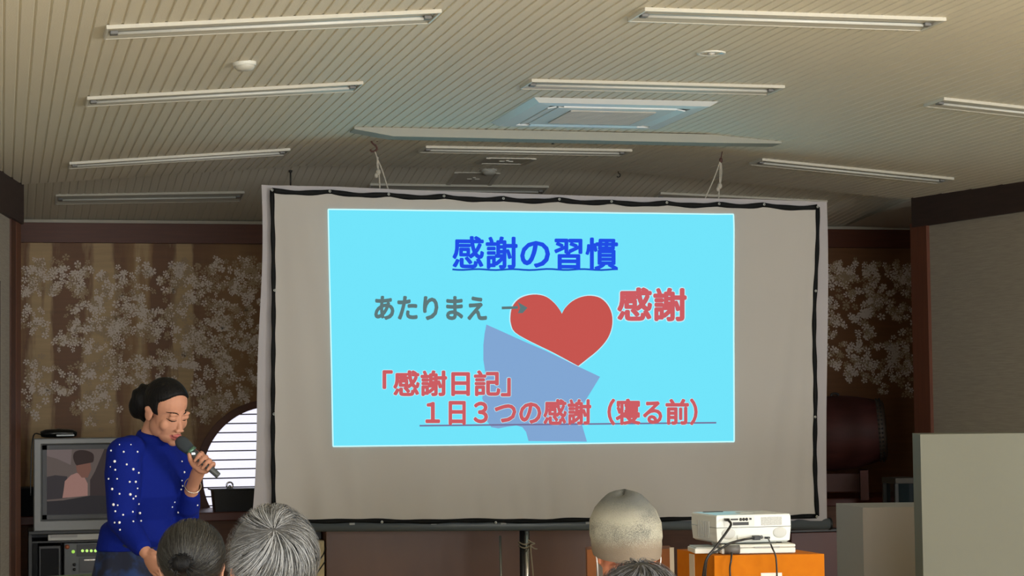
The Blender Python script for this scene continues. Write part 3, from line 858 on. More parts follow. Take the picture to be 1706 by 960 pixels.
# cords holding the screen to the ceiling
M_cord = mat('cord_pale', (176, 170, 158), 0.9)
def cord(name, hook_px, pts_sets, knot, label, s_hook):
    t = empty(name, PY(hook_px[0], hook_px[1], SY + 0.08), label, 'cord')
    for pts in pts_sets:
        bm = NB(); tube(bm, spline([PY(x_, y_, SY + 0.08) for x_, y_ in pts], 20), 0.0045, 8); obj('strand', bm, M_cord, t, True)
    bm = NB(); k0 = PY(*knot, SY + 0.08); ell(bm, k0, (0.016, 0.014, 0.02)); ell(bm, k0 + Vector((-0.012, 0, -0.02)), (0.012, 0.01, 0.016)); obj('knot', bm, M_cord, t, True)
    bm = NB()
    if s_hook:
        pts = [(629, 236), (627, 232), (622, 230.5), (618.5, 234), (621, 239), (626, 243), (628, 248), (624, 252), (619, 252), (617, 249)]
        tube(bm, spline([PY(x_, y_, SY + 0.08) for x_, y_ in pts], 45), 0.0055, 8)
        tube(bm, spline([PY(624, 231, SY + 0.08), PY(623, 226, SY + 0.08), PY(623, 219, SY + 0.08)], 8), 0.003, 6)
    else:
        p0 = PY(1201, 264, SY + 0.08)
        tube(bm, [Vector((p0.x + 0.01, p0.y, zc(p0.x))), p0], 0.003, 6)
        ell(bm, p0 - UZ * 0.012, (0.011, 0.009, 0.018))
    obj('hook', bm, mat('hook_rust', (84, 52, 44), 0.6), t, True)
cord('suspension_rope', (622, 231), [[(624, 251), (628, 263), (631, 285), (633, 316)], [(628, 263), (637, 285), (648, 320)], [(630, 262), (628, 272), (630, 286)]], (630, 287), 'pale cord on a rusty S-shaped hook above the left of the screen', True)
cord('suspension_rope', (1200, 266), [[(1200, 268), (1190, 296), (1174, 332)], [(1200, 268), (1199, 300), (1197, 334)], [(1201, 268), (1202, 290), (1198, 318)]], (1199, 310), 'pale cord looped from a dark hook above the right of the screen', False)

# ------------------------------------------------------------------ furniture at the front
def oriented_box(name, c, sx, sy, sz, yaw, m, parent=None, bev=0.004):
    bm = NB(); box(bm, c, (sx, sy, sz), Matrix.Rotation(yaw, 3, 'Z'), bev); return obj(name, bm, m, parent)
# wooden panel cabinet under the screen
a, b = PY(543, 895, 13.3), PY(1100, 893, 13.3)
t = empty('wooden_counter', ((a.x + b.x) / 2, 13.55, 0), 'brown veneer counter standing behind the screen stand', 'counter')
M_ven = mat('veneer_brown', (122, 80, 48), 0.35, spec=0.4, noise=(2.2, (98, 62, 38), (1.4, 1, 0.7), 0.25))
zt = 0.73
bm = NB(); box(bm, ((a.x + b.x) / 2, 13.55, (zt - 0.03) / 2), (b.x - a.x, 0.5, zt - 0.03), bev=0.004); obj('body', bm, M_ven, t)
bm = NB(); box(bm, ((a.x + b.x) / 2, 13.55, zt - 0.015), (b.x - a.x + 0.0, 0.52, 0.03), bev=0.004); obj('worktop', bm, M_ven, t)
# cream cardboard box left of it
q = PY(524, 940, 13.45)
t = empty('cardboard_carton', (q.x, 13.5, 0), 'cream carton standing left of the brown counter under the screen', 'carton')
zt2 = PY(530, 903, 13.3).z
bm = NB(); box(bm, (a.x - 0.15, 13.5, zt2 / 2), (0.28, 0.4, zt2), bev=0.004); obj('body', bm, mat('cream_card', (226, 206, 160), 0.8), t)
for dx in (-0.07, 0.07):
    bm = NB(); box(bm, (a.x - 0.15 + dx, 13.5, zt2 + 0.003), (0.138, 0.4, 0.005)); obj('flap', bm, MATS['cream_card'], t)
t = empty('black_speaker', (a.x - 0.1, 13.52, zt2 + 0.006), 'small black box on the cream carton under the left end of the screen', 'speaker')
bm = NB(); box(bm, (a.x - 0.06, 13.52, zt2 + 0.006 + 0.045), (0.11, 0.14, 0.09), bev=0.004); obj('body', bm, M_black, t)
bm = NB(); tube(bm, [Vector((a.x - 0.1, 13.446, zt2 + 0.01)), Vector((a.x - 0.1, 13.446, zt2 + 0.085))], 0.004, 8); obj('trim_strip', bm, M_white, t)
cable('cable', [PY(543, 912, 13.2), PY(538, 925, 13.18), PY(528, 937, 13.18), PY(515, 946, 13.2)], 0.004, M_black, 'thin dark cable curving across the cream carton, the upper of two')
cable('cable', [PY(543, 934, 13.2), PY(534, 947, 13.18), PY(524, 962, 13.18), PY(520, 985, 13.2)], 0.004, M_black, 'thin dark cable curving across the cream carton, the lower of two')

# television corner
TD = 14.0
tvl, tvr = PY(56, 730, TD), PY(262, 730, TD)
ztv0, ztv1 = PY(60, 886, TD).z, PY(60, 731, TD).z
cxm = (tvl.x + tvr.x) / 2; wv = tvr.x - tvl.x; hv = ztv1 - ztv0
M_sil = mat('tv_silver', (128, 130, 130), 0.4, spec=0.5)
t = empty('television', (cxm, TD + 0.25, ztv0), 'silver tube television with a painted reflection of a person in a pink shirt, beside the woman in blue', 'television')
bm = NB()
# shell: front frame plus tapering back
ft = 0.09
fx0, fx1, fz0, fz1 = tvl.x, tvr.x, ztv0, ztv1
ix0, ix1, iz0, iz1 = fx0 + 0.055, fx1 - 0.055, fz0 + 0.075, fz1 - 0.045
def ringq(y, x0, x1, z0, z1): return [bm.verts.new(v) for v in ((x0, y, z0), (x1, y, z0), (x1, y, z1), (x0, y, z1))]
r0 = ringq(TD + 0.03, ix0, ix1, iz0, iz1); r1 = ringq(TD, ix0 - 0.012, ix1 + 0.012, iz0 - 0.012, iz1 + 0.012); r2 = ringq(TD, fx0 + 0.006, fx1 - 0.006, fz0 + 0.006, fz1 - 0.006)
r3 = ringq(TD + 0.01, fx0, fx1, fz0, fz1); r4 = ringq(TD + ft, fx0, fx1, fz0, fz1); r5 = ringq(TD + 0.14, fx0 + 0.03, fx1 - 0.03, fz0 + 0.01, fz1 - 0.03); r6 = ringq(TD + 0.48, cxm - 0.2, cxm + 0.2, fz0 + 0.02, fz1 - 0.14)
for a_, b_ in ((r0, r1), (r1, r2), (r2, r3), (r3, r4), (r4, r5), (r5, r6)):
    for i in range(4): bm.faces.new((a_[i], a_[(i + 1) % 4], b_[(i + 1) % 4], b_[i]))
bm.faces.new(r6)
obj('housing', bm, M_sil, t)
bm = NB()
o_ = 0.028
for x0, x1, z0, z1 in ((ix0, ix1, iz1 - o_, iz1), (ix0, ix1, iz0, iz0 + o_), (ix0, ix0 + o_, iz0, iz1), (ix1 - o_, ix1, iz0, iz1)):
    box(bm, ((x0 + x1) / 2, TD + 0.028, (z0 + z1) / 2), (x1 - x0, 0.02, z1 - z0))
obj('bezel', bm, mat('bezel_grey', (70, 72, 76), 0.5), t)
sx0, sx1, sz0, sz1 = ix0 + o_, ix1 - o_, iz0 + o_, iz1 - o_
def crt(u, v, off=0.0):
    """slightly bulging tube face"""
    return Vector((lerp(sx0, sx1, u), TD + 0.03 - 0.014 * (1 - (2 * u - 1) ** 2) * (1 - (2 * v - 1) ** 2) - off, lerp(sz1, sz0, v)))
bm = NB(); g = [[bm.verts.new(crt(i / 16, j / 12)) for i in range(17)] for j in range(13)]
for j in range(12):
    for i in range(16): bm.faces.new((g[j][i], g[j][i + 1], g[j + 1][i + 1], g[j + 1][i]))
tvs = obj('tube_face', bm, mat('tv_reflection_back', (14, 13, 13), 0.5, spec=0.1, emit=(84, 74, 70), estr=0.9), t, True)  # dull glow stands in for the room mirrored in the glass
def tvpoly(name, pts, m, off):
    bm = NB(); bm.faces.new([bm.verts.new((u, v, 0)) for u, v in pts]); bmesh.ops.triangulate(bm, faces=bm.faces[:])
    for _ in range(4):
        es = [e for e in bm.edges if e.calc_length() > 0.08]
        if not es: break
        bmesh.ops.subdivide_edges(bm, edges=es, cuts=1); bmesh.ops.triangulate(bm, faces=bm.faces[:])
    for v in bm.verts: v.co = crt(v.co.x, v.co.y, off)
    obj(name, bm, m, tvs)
def em(n, c): return mat(n, (10, 10, 10), 0.5, spec=0.1, emit=c, estr=0.9)  # glowing colours that paint the reflection on the tube face
# pixel extents of the tube face on the photo: x 76..~242, y 745..872
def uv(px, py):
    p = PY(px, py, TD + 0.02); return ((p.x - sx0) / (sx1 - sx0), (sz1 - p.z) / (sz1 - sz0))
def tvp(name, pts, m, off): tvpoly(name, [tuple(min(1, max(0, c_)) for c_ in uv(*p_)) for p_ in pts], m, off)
tvp('reflected_ceiling', [(76, 745), (120, 745), (118, 775), (96, 765), (76, 760)], em('tv_pale', (100, 88, 86)), 0.002)
tvp('reflected_table', [(70, 836), (105, 834), (150, 826), (245, 826), (245, 880), (70, 880)], em('tv_table', (40, 38, 40)), 0.002)
tvp('reflected_chair', [(78, 795), (92, 792), (112, 794), (112, 830), (78, 833)], em('tv_chair', (50, 46, 48)), 0.002)
tvp('reflected_shirt', [(106, 818), (108, 802), (118, 792), (128, 788), (140, 794), (146, 806), (146, 826), (104, 830)], em('tv_pink', (138, 104, 96)), 0.003)
tvp('reflected_face', [(126, 770), (132, 764), (142, 762), (150, 766), (152, 782), (146, 796), (136, 796), (128, 786)], em('tv_face', (104, 72, 62)), 0.004)
tvp('reflected_hair', smooth_closed([(122, 764), (124, 754), (134, 750), (148, 752), (156, 758), (155, 770), (146, 770), (136, 770), (128, 776)], 3), em('tv_hair', (46, 36, 34)), 0.005)
tvp('reflected_figure', [(150, 826), (150, 800), (158, 786), (172, 778), (174, 748), (190, 744), (245, 746), (245, 826)], em('tv_dark_figure', (50, 42, 42)), 0.003)
# receiver on the television
q = PY(98, 730, TD + 0.05); t = empty('set_top_box', (q.x, TD + 0.09, ztv1), 'black rounded set-top box lying on the silver television', 'set-top box')
bm = NB(); q0 = PY(68, 730, TD + 0.05); q1 = PY(128, 730, TD + 0.05); wb = q1.x - q0.x
tube(bm, [(q0.x, TD + 0.09, ztv1 + 0.026), (q0.x + 0.03, TD + 0.09, ztv1 + 0.030), (q.x, TD + 0.09, ztv1 + 0.032), (q1.x - 0.03, TD + 0.09, ztv1 + 0.030), (q1.x, TD + 0.09, ztv1 + 0.026)], [(0.05, 0.018), (0.062, 0.027), (0.065, 0.031), (0.062, 0.027), (0.05, 0.018)], 20, axis=Vector((0, 1, 0)))
obj('casing', bm, mat('gloss_black', (14, 16, 16), 0.15), t, True)
bm = NB(); box(bm, (q.x + 0.04, TD + 0.032, ztv1 + 0.018), (wb * 0.5, 0.01, 0.012), bev=0.003); obj('front_strip', bm, mat('strip_grey', (150, 156, 156), 0.25), t)
cable('cable', [PY(68, 724, TD + 0.09), PY(57, 724, TD + 0.02), PY(53, 745, TD - 0.01), PY(52, 775, TD - 0.01), PY(51, 800, TD - 0.01), PY(51, 826, TD - 0.01)], 0.004, M_black, 'thin black cable hanging down the left side of the television')
# media rack with deck and amplifier
zr = ztv0
t = empty('media_rack', (cxm, TD + 0.25, 0), 'dark open rack that carries the silver television', 'rack')
M_rack = mat('rack_dark', (38, 40, 42), 0.5)
rx0, rx1 = tvl.x - 0.03, tvr.x + 0.03
zsh = ztv0 - 0.064
bm = NB(); box(bm, (cxm, TD + 0.27, zr - 0.01), (rx1 - rx0, 0.5, 0.02), bev=0.003); obj('top', bm, M_rack, t)
for xx in (rx0 + 0.01, rx1 - 0.01):
    bm = NB(); box(bm, (xx, TD + 0.27, (zr - 0.02) / 2), (0.02, 0.48, zr - 0.02)); obj('side_panel', bm, M_rack, t)
bm = NB(); box(bm, (cxm, TD + 0.27, zsh - 0.006), (rx1 - rx0 - 0.044, 0.48, 0.01)); obj('shelf', bm, M_rack, t)
bm = NB(); box(bm, (cxm, TD + 0.27, 0.16), (rx1 - rx0 - 0.04, 0.48, 0.02)); obj('shelf', bm, M_rack, t)
bm = NB(); box(bm, (cxm, TD + 0.5, zr / 2), (rx1 - rx0 - 0.04, 0.012, zr - 0.06)); obj('back_panel', bm, M_black, t)
q0, q1 = PY(80, 890, TD + 0.02), PY(188, 890, TD + 0.02)
t = empty('video_deck', ((q0.x + q1.x) / 2, TD + 0.2, zsh), 'slim silver video deck in the slot under the television', 'video deck')
hx = (q1.x + 0.1 - q0.x)
bm = NB(); box(bm, (q0.x + hx / 2, TD + 0.18, zsh + 0.021), (hx, 0.3, 0.040), bev=0.004); obj('body', bm, mat('deck_silver', (176, 176, 170), 0.4), t)
bm = NB(); box(bm, (q0.x + 0.1, TD + 0.027, zsh + 0.03), (0.17, 0.006, 0.02)); obj('tape_flap', bm, mat('deck_grey', (140, 138, 134), 0.4), t)
zs2 = 0.172
q0, q1 = PY(61, 930, TD + 0.05), PY(102, 930, TD + 0.05)
q0.x += 0.012
t = empty('loudspeaker', ((q0.x + q1.x) / 2, TD + 0.2, zs2), 'black loudspeaker on the rack shelf below the television', 'loudspeaker')
bm = NB(); box(bm, ((q0.x + q1.x) / 2, TD + 0.22, (zs2 + zsh - 0.03) / 2), (q1.x - q0.x, 0.3, zsh - 0.03 - zs2), bev=0.006); obj('cabinet', bm, M_black, t)
bm = NB(); box(bm, ((q0.x + q1.x) / 2, TD + 0.066, (zs2 + zsh - 0.03) / 2), (q1.x - q0.x - 0.03, 0.012, zsh - 0.07 - zs2), bev=0.004); obj('grille_cloth', bm, mat('grille_black', (22, 23, 26), 0.9), t)
q0, q1 = PY(96, 925, TD + 0.03), PY(250, 925, TD + 0.03)
za1 = zsh - 0.016; za0 = PY(120, 957, TD + 0.03).z
t = empty('amplifier', ((q0.x + q1.x) / 2, TD + 0.2, zs2), 'grey amplifier with a row of green lamps on the rack', 'amplifier')
bm = NB(); box(bm, ((q0.x + q1.x) / 2 + 0.02, TD + 0.2, (zs2 + za1) / 2), (q1.x - q0.x - 0.04, 0.32, za1 - zs2), bev=0.005); obj('body', bm, mat('amp_grey', (74, 78, 80), 0.4), t)
fy = TD + 0.036
def amp(px0, px1, py0, py1, name, m, d=0.008):
    A, B = PY(px0, py0, fy), PY(px1, py1, fy); bm = NB(); box(bm, ((A.x + B.x) / 2, fy, (A.z + B.z) / 2), (B.x - A.x, d, A.z - B.z), bev=0.001); return obj(name, bm, m, t)
amp(128, 176, 908, 926, 'display', M_black); amp(132, 170, 931, 953, 'cassette_door', mat('door_dark', (40, 40, 42), 0.3)); amp(140, 168, 932, 934, 'door_trim', M_chrome, 0.014)
M_led = mat('green_lamp', (40, 80, 30), 0.4, emit=(190, 235, 120), estr=1.0)
for px in (137.5, 144.8, 152, 159, 166.5):
    p = PY(px, 918, fy - 0.006); bm = NB(); ell(bm, p, (0.0095, 0.006, 0.0095), seg=12, ring=8); obj('indicator_lamp', bm, M_led, t, True)
p = PY(122, 919.5, fy - 0.006); bm = NB(); ell(bm, p, (0.011, 0.006, 0.011), seg=12, ring=8); obj('power_lamp', bm, mat('green_lamp_dim', (40, 80, 30), 0.4, emit=(170, 225, 90), estr=0.8), t, True)
p = PY(112, 911.5, fy - 0.004); bm = NB(); lathe(bm, [(0, 0.01), (0.014, 0.01), (0.015, 0)], Matrix.Translation(p) @ Matrix.Rotation(PI / 2, 4, 'X'), 18); obj('knob', bm, mat('knob_orange', (150, 82, 52), 0.5), t, True)
for py in (941, 949):
    p = PY(124, py, fy - 0.004); bm = NB(); lathe(bm, [(0, 0.012), (0.009, 0.012), (0.01, 0)], Matrix.Translation(p) @ Matrix.Rotation(PI / 2, 4, 'X'), 14); obj('jack', bm, M_black, t, True)
# black box on the ledge left of the television
q0, q1 = PY(26, 850, 15.0), PY(64, 850, 15.0)
zq = zled
t = empty('small_speaker', ((q0.x + q1.x) / 2, 15.22, zq), 'black box speaker on the red ledge, left of the television', 'speaker')
zq1 = PY(40, 812, 15.15).z
bm = NB(); box(bm, ((q0.x + q1.x) / 2, 15.24, (zq + zq1) / 2), (q1.x - q0.x, 0.18, zq1 - zq), bev=0.008); obj('cabinet', bm, mat('speaker_black', (14, 16, 24), 0.5), t)
bm = NB(); box(bm, ((q0.x + q1.x) / 2, 15.147, (zq + zq1) / 2), (q1.x - q0.x - 0.02, 0.008, zq1 - zq - 0.02), bev=0.003); obj('grille_cloth', bm, MATS['grille_black'], t)
# black case with ring on the ledge before the round window
q0, q1 = PY(356, 840, 15.2), PY(436, 840, 15.2); zq1 = PY(400, 814, 15.2).z
t = empty('black_case', ((q0.x + q1.x) / 2, 15.35, zled), 'black lidded case with a shiny ring, before the round window', 'case')
xm, wd = (q0.x + q1.x) / 2, q1.x - q0.x
bm = NB()
hexa(bm, [Vector((q0.x + 0.015, 15.21, zled)), Vector((q1.x - 0.015, 15.21, zled)), Vector((q1.x - 0.015, 15.42, zled)), Vector((q0.x + 0.015, 15.42, zled))],
     [Vector((q0.x, 15.2, zq1 - 0.012)), Vector((q1.x, 15.2, zq1 - 0.012)), Vector((q1.x, 15.43, zq1 - 0.012)), Vector((q0.x, 15.43, zq1 - 0.012))])
obj('body', bm, M_black, t)
bm = NB(); box(bm, (xm - 0.005, 15.315, zq1 - 0.006), (wd + 0.03, 0.25, 0.012), bev=0.004); obj('lid', bm, mat('lid_dark', (50, 52, 54), 0.3), t)
q = PY(384, 809, 15.25); bm = NB()
pts = [Vector((q.x + 0.022 * math.cos(a), 15.3, zq1 + 0.02 + 0.022 * math.sin(a))) for a in [k * PI / 12 for k in range(25)]]
tube(bm, pts, 0.006, 8, caps=False); ell(bm, Vector((q.x, 15.3, zq1 + 0.008)), (0.012, 0.01, 0.014)); obj('ring_handle', bm, M_chrome, t, True)
# table in the lower left with a pale green top
t0, t1 = P(72, 957, 9.2), P(215, 949, 9.4)
zt = 0.72
A, B = PZ(70, 961, zt), PZ(225, 951.5, zt)
t = empty('folding_table', ((A + B) / 2 + Vector((0.2, 0.3, -zt))), 'long table with a dull green top, beside the woman with the microphone', 'table')
dA = (B - A).normalized(); nA = Vector((-dA.y, dA.x, 0)); nA = nA if nA.y > 0 else -nA
ctr = (A + B) / 2 + nA * -0.16 ; ctr.z = zt - 0.0125
Rt = Matrix((dA, nA, UZ)).transposed()
bm = NB(); box(bm, ctr, (0.9, 0.34, 0.025), Rt, 0.004); obj('tabletop', bm, mat('green_top', (112, 134, 110), 0.5), t)
for sx in (-1, 1):
    for sy in (-1, 1):
        o = ctr + dA * 0.4 * sx + nA * 0.13 * sy; bm = NB(); tube(bm, [Vector((o.x, o.y, zt - 0.025)), Vector((o.x, o.y, 0))], 0.014, 10); obj('leg', bm, M_chrome, t, True)

# taiko drum on its stand
dc = PY(1392, 722, 15.0); ax = Vector((0.93, -0.36, 0.06)).normalized()
t = empty('barrel_drum', (dc.x, dc.y, 0.9), 'dark red barrel drum with a studded rim, lying on a stand beside the screen', 'drum')
Td = Matrix.Translation(dc) @ Vector((0, 0, 1)).rotation_difference(ax).to_matrix().to_4x4()
Ld, Rd = 0.36, 0.27
prof = [(0.0, -Ld)] + [(0.215 + 0.065 * math.cos(PI / 2 * k / 8), Ld * k / 8) for k in range(-8, 9)] + [(0.0, Ld)]
bm = NB(); lathe(bm, prof, Td, 48); obj('barrel', bm, mat('drum_lacquer', (74, 36, 32), 0.6, spec=0.25, noise=(4, (48, 22, 20), (1, 1, 4), 0.3)), t, True)
for sg in (-1, 1):
    bm = NB(); lathe(bm, [(0, sg * (Ld + 0.012)), (0.2, sg * (Ld + 0.010)), (0.226, sg * Ld), (0.232, sg * (Ld - 0.05)), (0.222, sg * (Ld - 0.055))], Td, 48); obj('drumhead', bm, mat('drum_hide', (70, 58, 48), 0.6), t, True)
    bm = NB()
    for k in range(44):
        a = 2 * PI * k / 44
        for zz in (Ld - 0.02, Ld - 0.043): ell(bm, Td @ Vector((0.232 * math.cos(a), 0.232 * math.sin(a), sg * zz)), (0.008, 0.008, 0.008), seg=8, ring=6)
    obj('studs', bm, mat('stud_black', (30, 26, 24), 0.4), t, True)
bm = NB()
ringp = [Td @ Vector((0.0, 0.0, 0.0)) + UZ * 0.285 + Vector((0.03 * math.cos(a), 0, 0.012 * math.sin(a))) for a in [k * PI / 8 for k in range(17)]]
tube(bm, ringp, 0.009, 8, caps=False); obj('ring_handle', bm, mat('iron_dark', (34, 28, 26), 0.5), t, True)
t = empty('drum_stand', (dc.x, dc.y, zled), 'dark red wooden cradle stand under the barrel drum', 'stand')
M_std = mat('stand_red', (78, 34, 30), 0.5)
for sg in (-1, 1):
    o = dc + ax * 0.2 * sg; side = Vector((-ax.y, ax.x, 0)).normalized()
    bm = NB(); zb = zled
    hexa(bm, [Vector((o.x, o.y, zb)) + side * s_ * 0.26 + ax * q_ * 0.03 for s_, q_ in ((-1, -1), (1, -1), (1, 1), (-1, 1))],
         [Vector((o.x, o.y, dc.z - 0.274)) + side * s_ * 0.2 + ax * q_ * 0.03 for s_, q_ in ((-1, -1), (1, -1), (1, 1), (-1, 1))])
    obj('cradle_end', bm, M_std, t)
bm = NB(); box(bm, (dc.x, dc.y, (zled + dc.z - 0.29) / 2 + 0.02), (0.46, 0.06, 0.14), Matrix.Rotation(math.atan2(ax.y, ax.x), 3, 'Z'), 0.004); obj('cross_rail', bm, M_std, t)

# white boxes on the right
M_wbox = mat('painted_board', (116, 117, 104), 0.7, noise=(2.0, (112, 112, 99), (1, 1, 1), 0.3))
M_sbox = mat('painted_board_grey', (166, 161, 156), 0.7)
def prism_px(name, label, cat, pxl, pxm, pxr, ytop, D, depth, m, wide=None):
    """upright box: front-left corner at pxm, front to the right, left side seen to pxl"""
    p0 = P(pxm, ytop, D); zt_ = p0.z
    pr_ = PZ(pxr, ytop, zt_) if False else P(pxr, ytop, D)
    ex = HR.copy(); pl_ = P(pxl, ytop, D + depth)
    ey = Vector((pl_.x - p0.x, pl_.y - p0.y, 0)); 
    wx = (Vector((pr_.x - p0.x, pr_.y - p0.y, 0))).length if wide is None else wide
    f0 = Vector((p0.x, p0.y, 0)); f1 = f0 + ex * wx
    t_ = empty(name, (f0 + f1 + ey) / 2, label, cat)
    bm_ = NB(); z1 = zt_ - 0.022
    hexa(bm_, [f0, f1, f1 + ey, f0 + ey], [v + UZ * z1 for v in (f0, f1, f1 + ey, f0 + ey)])
    obj('body', bm_, m, t_)
    bm_ = NB(); hexa(bm_, [v + UZ * z1 for v in (f0, f1, f1 + ey, f0 + ey)], [v + UZ * zt_ for v in (f0, f1, f1 + ey, f0 + ey)]); obj('top_panel', bm_, m, t_)
    return t_, f0, f1, ey, zt_
prism_px('display_plinth', 'tall pale board-sided plinth at the right edge, taller than the one behind', 'plinth', 1520, 1533, 1800, 724, 9.3, 0.42, M_wbox, 1.0)
prism_px('display_plinth', 'low grey plinth between the screen and the tall pale one', 'plinth', 1393, 1437, 1560, 846, 10.6, 0.5, M_sbox, 0.45)
# small dark glass case behind
q0, q1 = PY(1487, 845, 13.8), PY(1526, 845, 13.8)
t = empty('glass_case', ((q0.x + q1.x) / 2, 13.86, 0), 'dark framed glass case behind the low grey plinth', 'case')
zg1 = PY(1500, 796, 13.8).z
M_fr = mat('case_frame', (44, 46, 44), 0.5)
bm = NB(); box(bm, ((q0.x + q1.x) / 2, 13.86, 0.36), (q1.x - q0.x, 0.22, 0.72), bev=0.004); obj('cabinet', bm, M_fr, t)
bm = NB(); box(bm, ((q0.x + q1.x) / 2, 13.86, zg1 - 0.02), (q1.x - q0.x + 0.0, 0.24, 0.04), bev=0.004); obj('top', bm, mat('case_top', (66, 62, 54), 0.6), t)
for xx in (q0.x + 0.012, q1.x - 0.012):
    for yy in (13.76, 13.96):
        bm = NB(); box(bm, (xx, yy, (0.72 + zg1 - 0.04) / 2), (0.024, 0.024, zg1 - 0.04 - 0.72)); obj('post', bm, M_fr, t)
bm = NB(); box(bm, ((q0.x + q1.x) / 2 + 0.0, 13.86, (0.72 + zg1 - 0.04) / 2), (q1.x - q0.x - 0.05, 0.18, zg1 - 0.04 - 0.72)); obj('glass', bm, mat('case_glass', (14, 28, 32), 0.08), t)

# ------------------------------------------------------------------ projector on its boxes
M_box = mat('box_orange_board', (196, 112, 6), 0.8, spec=0.2, noise=(30, (188, 104, 4), (1, 1, 1), 0.3))
M_boxs = mat('box_side_board', (120, 66, 22), 0.8)
PD = 7.55
f0 = P(1190, 926, PD); f1 = P(1373, 922, PD + 0.02); zbx = f0.z
bl = P(1128, 917, PD + 0.36)
f0 = Vector((f0.x, f0.y, 0)); f1 = Vector((f1.x, f1.y, 0)); ey = Vector((bl.x - f0.x, bl.y - f0.y, 0))
bx = empty('cardboard_box', (f0 + f1 + ey) / 2, 'large orange cardboard box carrying the white projector', 'box')
bm = NB(); hexa(bm, [f0, f1, f1 + ey, f0 + ey], [v + UZ * zbx for v in (f0, f1, f1 + ey, f0 + ey)]); obj('body', bm, M_box, bx)
exn = (f1 - f0).normalized(); eyn = ey.normalized()
bm = NB(); nside = Vector((-eyn.y, eyn.x, 0)); nside = nside if nside.dot(exn) < 0 else -nside
o = f0 + ey * 0.52; hexa(bm, [o + UZ * (zbx - 0.3), o + eyn * 0.05 + UZ * (zbx - 0.3), o + eyn * 0.05 + UZ * (zbx - 0.008), o + UZ * (zbx - 0.008)], [v + nside * 0.002 for v in (o + UZ * (zbx - 0.3), o + eyn * 0.05 + UZ * (zbx - 0.3), o + eyn * 0.05 + UZ * (zbx - 0.008), o + UZ * (zbx - 0.008))])
obj('tape_strip', bm, mat('tape_pale', (206, 192, 168), 0.5), bx)
bm = NB(); nf = Vector((exn.y, -exn.x, 0)); nf = nf if nf.y < 0 else -nf
la = f0 + exn * 0.165; zz1 = P(1285, 955, PD).z
hexa(bm, [la + UZ * (zz1 - 0.07), la + exn * 0.075 + UZ * (zz1 - 0.07), la + exn * 0.075 + UZ * zz1, la + UZ * zz1], [v + nf * 0.002 for v in (la + UZ * (zz1 - 0.07), la + exn * 0.075 + UZ * (zz1 - 0.07), la + exn * 0.075 + UZ * zz1, la + UZ * zz1)])
obj('paper_label', bm, mat('label_paper', (232, 226, 216), 0.7), bx)
# second carton with upright flap behind the capped man
q0, q1 = P(1090, 915, 7.95), P(1121, 916, 7.95); zf = q0.z
b2x = empty('cardboard_box', Vector((q0.x + 0.02, q0.y + 0.1, 0)), 'brown cardboard box with a pale cut edge, left of the orange one', 'box')
e0 = Vector((q1.x, q1.y, 0)) - HR * 0.32; e1 = Vector((q1.x, q1.y, 0)); fb = HF * 0.18
bm = NB(); hexa(bm, [e0, e1, e1 + fb, e0 + fb], [v + UZ * zf for v in (e0, e1, e1 + fb, e0 + fb)]); obj('body', bm, mat('kraft_board', (128, 74, 32), 0.8), b2x)
bm = NB(); hexa(bm, [e1 - HR * 0.012 - HF * 0.003, e1 + HR * 0.004 - HF * 0.003, e1 + HR * 0.004 + HF * 0.02, e1 - HR * 0.012 + HF * 0.02], [v + UZ * (zf + 0.004) for v in (e1 - HR * 0.012 - HF * 0.003, e1 + HR * 0.004 - HF * 0.003, e1 + HR * 0.004 + HF * 0.02, e1 - HR * 0.012 + HF * 0.02)])
obj('cut_edge', bm, MATS['tape_pale'], b2x)
# laptop-like white units under the projector
ya = math.atan2(exn.y, exn.x)
lp0, lp1 = P(1213, 922, PD + 0.04), P(1327, 918, PD + 0.06)
lc = (lp0 + lp1) / 2; lw = (lp1 - lp0).length; ang = math.atan2(lp1.y - lp0.y, lp1.x - lp0.x)
Rl = Matrix.Rotation(ang, 3, 'Z'); dl_ = Rl @ Vector((0, 1, 0)); dx_ = Rl @ Vector((1, 0, 0))
M_lap = mat('laptop_white', (222, 222, 212), 0.4)
lap = empty('laptop', Vector((lc.x, lc.y, zbx)), 'closed white laptop lying under the projector on the orange box', 'laptop')
lc2 = Vector((lc.x, lc.y, zbx)) + dl_ * 0.11 - dx_ * 0.012
bm = NB(); box(bm, lc2 + UZ * 0.012, (lw + 0.02, 0.21, 0.02), Rl, 0.004); obj('base', bm, M_lap, lap)
bm = NB(); box(bm, lc2 + UZ * 0.0285, (lw + 0.02, 0.21, 0.011), Rl, 0.004); obj('lid', bm, M_lap, lap)
bm = NB(); box(bm, lc2 + UZ * 0.024 - dl_ * 0.106 + dx_ * 0.03, (0.09, 0.004, 0.004), Rl); obj('port_row', bm, mat('port_grey', (150, 150, 146), 0.5), lap)
bm = NB(); tube(bm, [lc2 + UZ * 0.018 - dl_ * 0.1 - dx_ * (lw / 2 - 0.0), lc2 + UZ * 0.018 - dl_ * 0.1 - dx_ * (lw / 2 - 0.055)], 0.016, 14); obj('battery_end', bm, mat('battery_grey', (96, 94, 90), 0.5), lap, True)
bk = empty('flat_unit', Vector((0, 0, 0)), 'thin white flat unit poking out left of the laptop', 'flat unit')
bp_ = P(1171, 918, PD + 0.16); bk.location = Vector((bp_.x, bp_.y, zbx))
bm = NB(); box(bm, Vector((bp_.x, bp_.y, zbx + 0.011)), (0.085, 0.16, 0.018), Rl, 0.003); obj('case', bm, M_lap, bk)
bm = NB(); box(bm, Vector((bp_.x, bp_.y, zbx + 0.022)), (0.075, 0.15, 0.004), Rl, 0.002); obj('lid', bm, mat('unit_lid', (190, 194, 190), 0.4), bk)
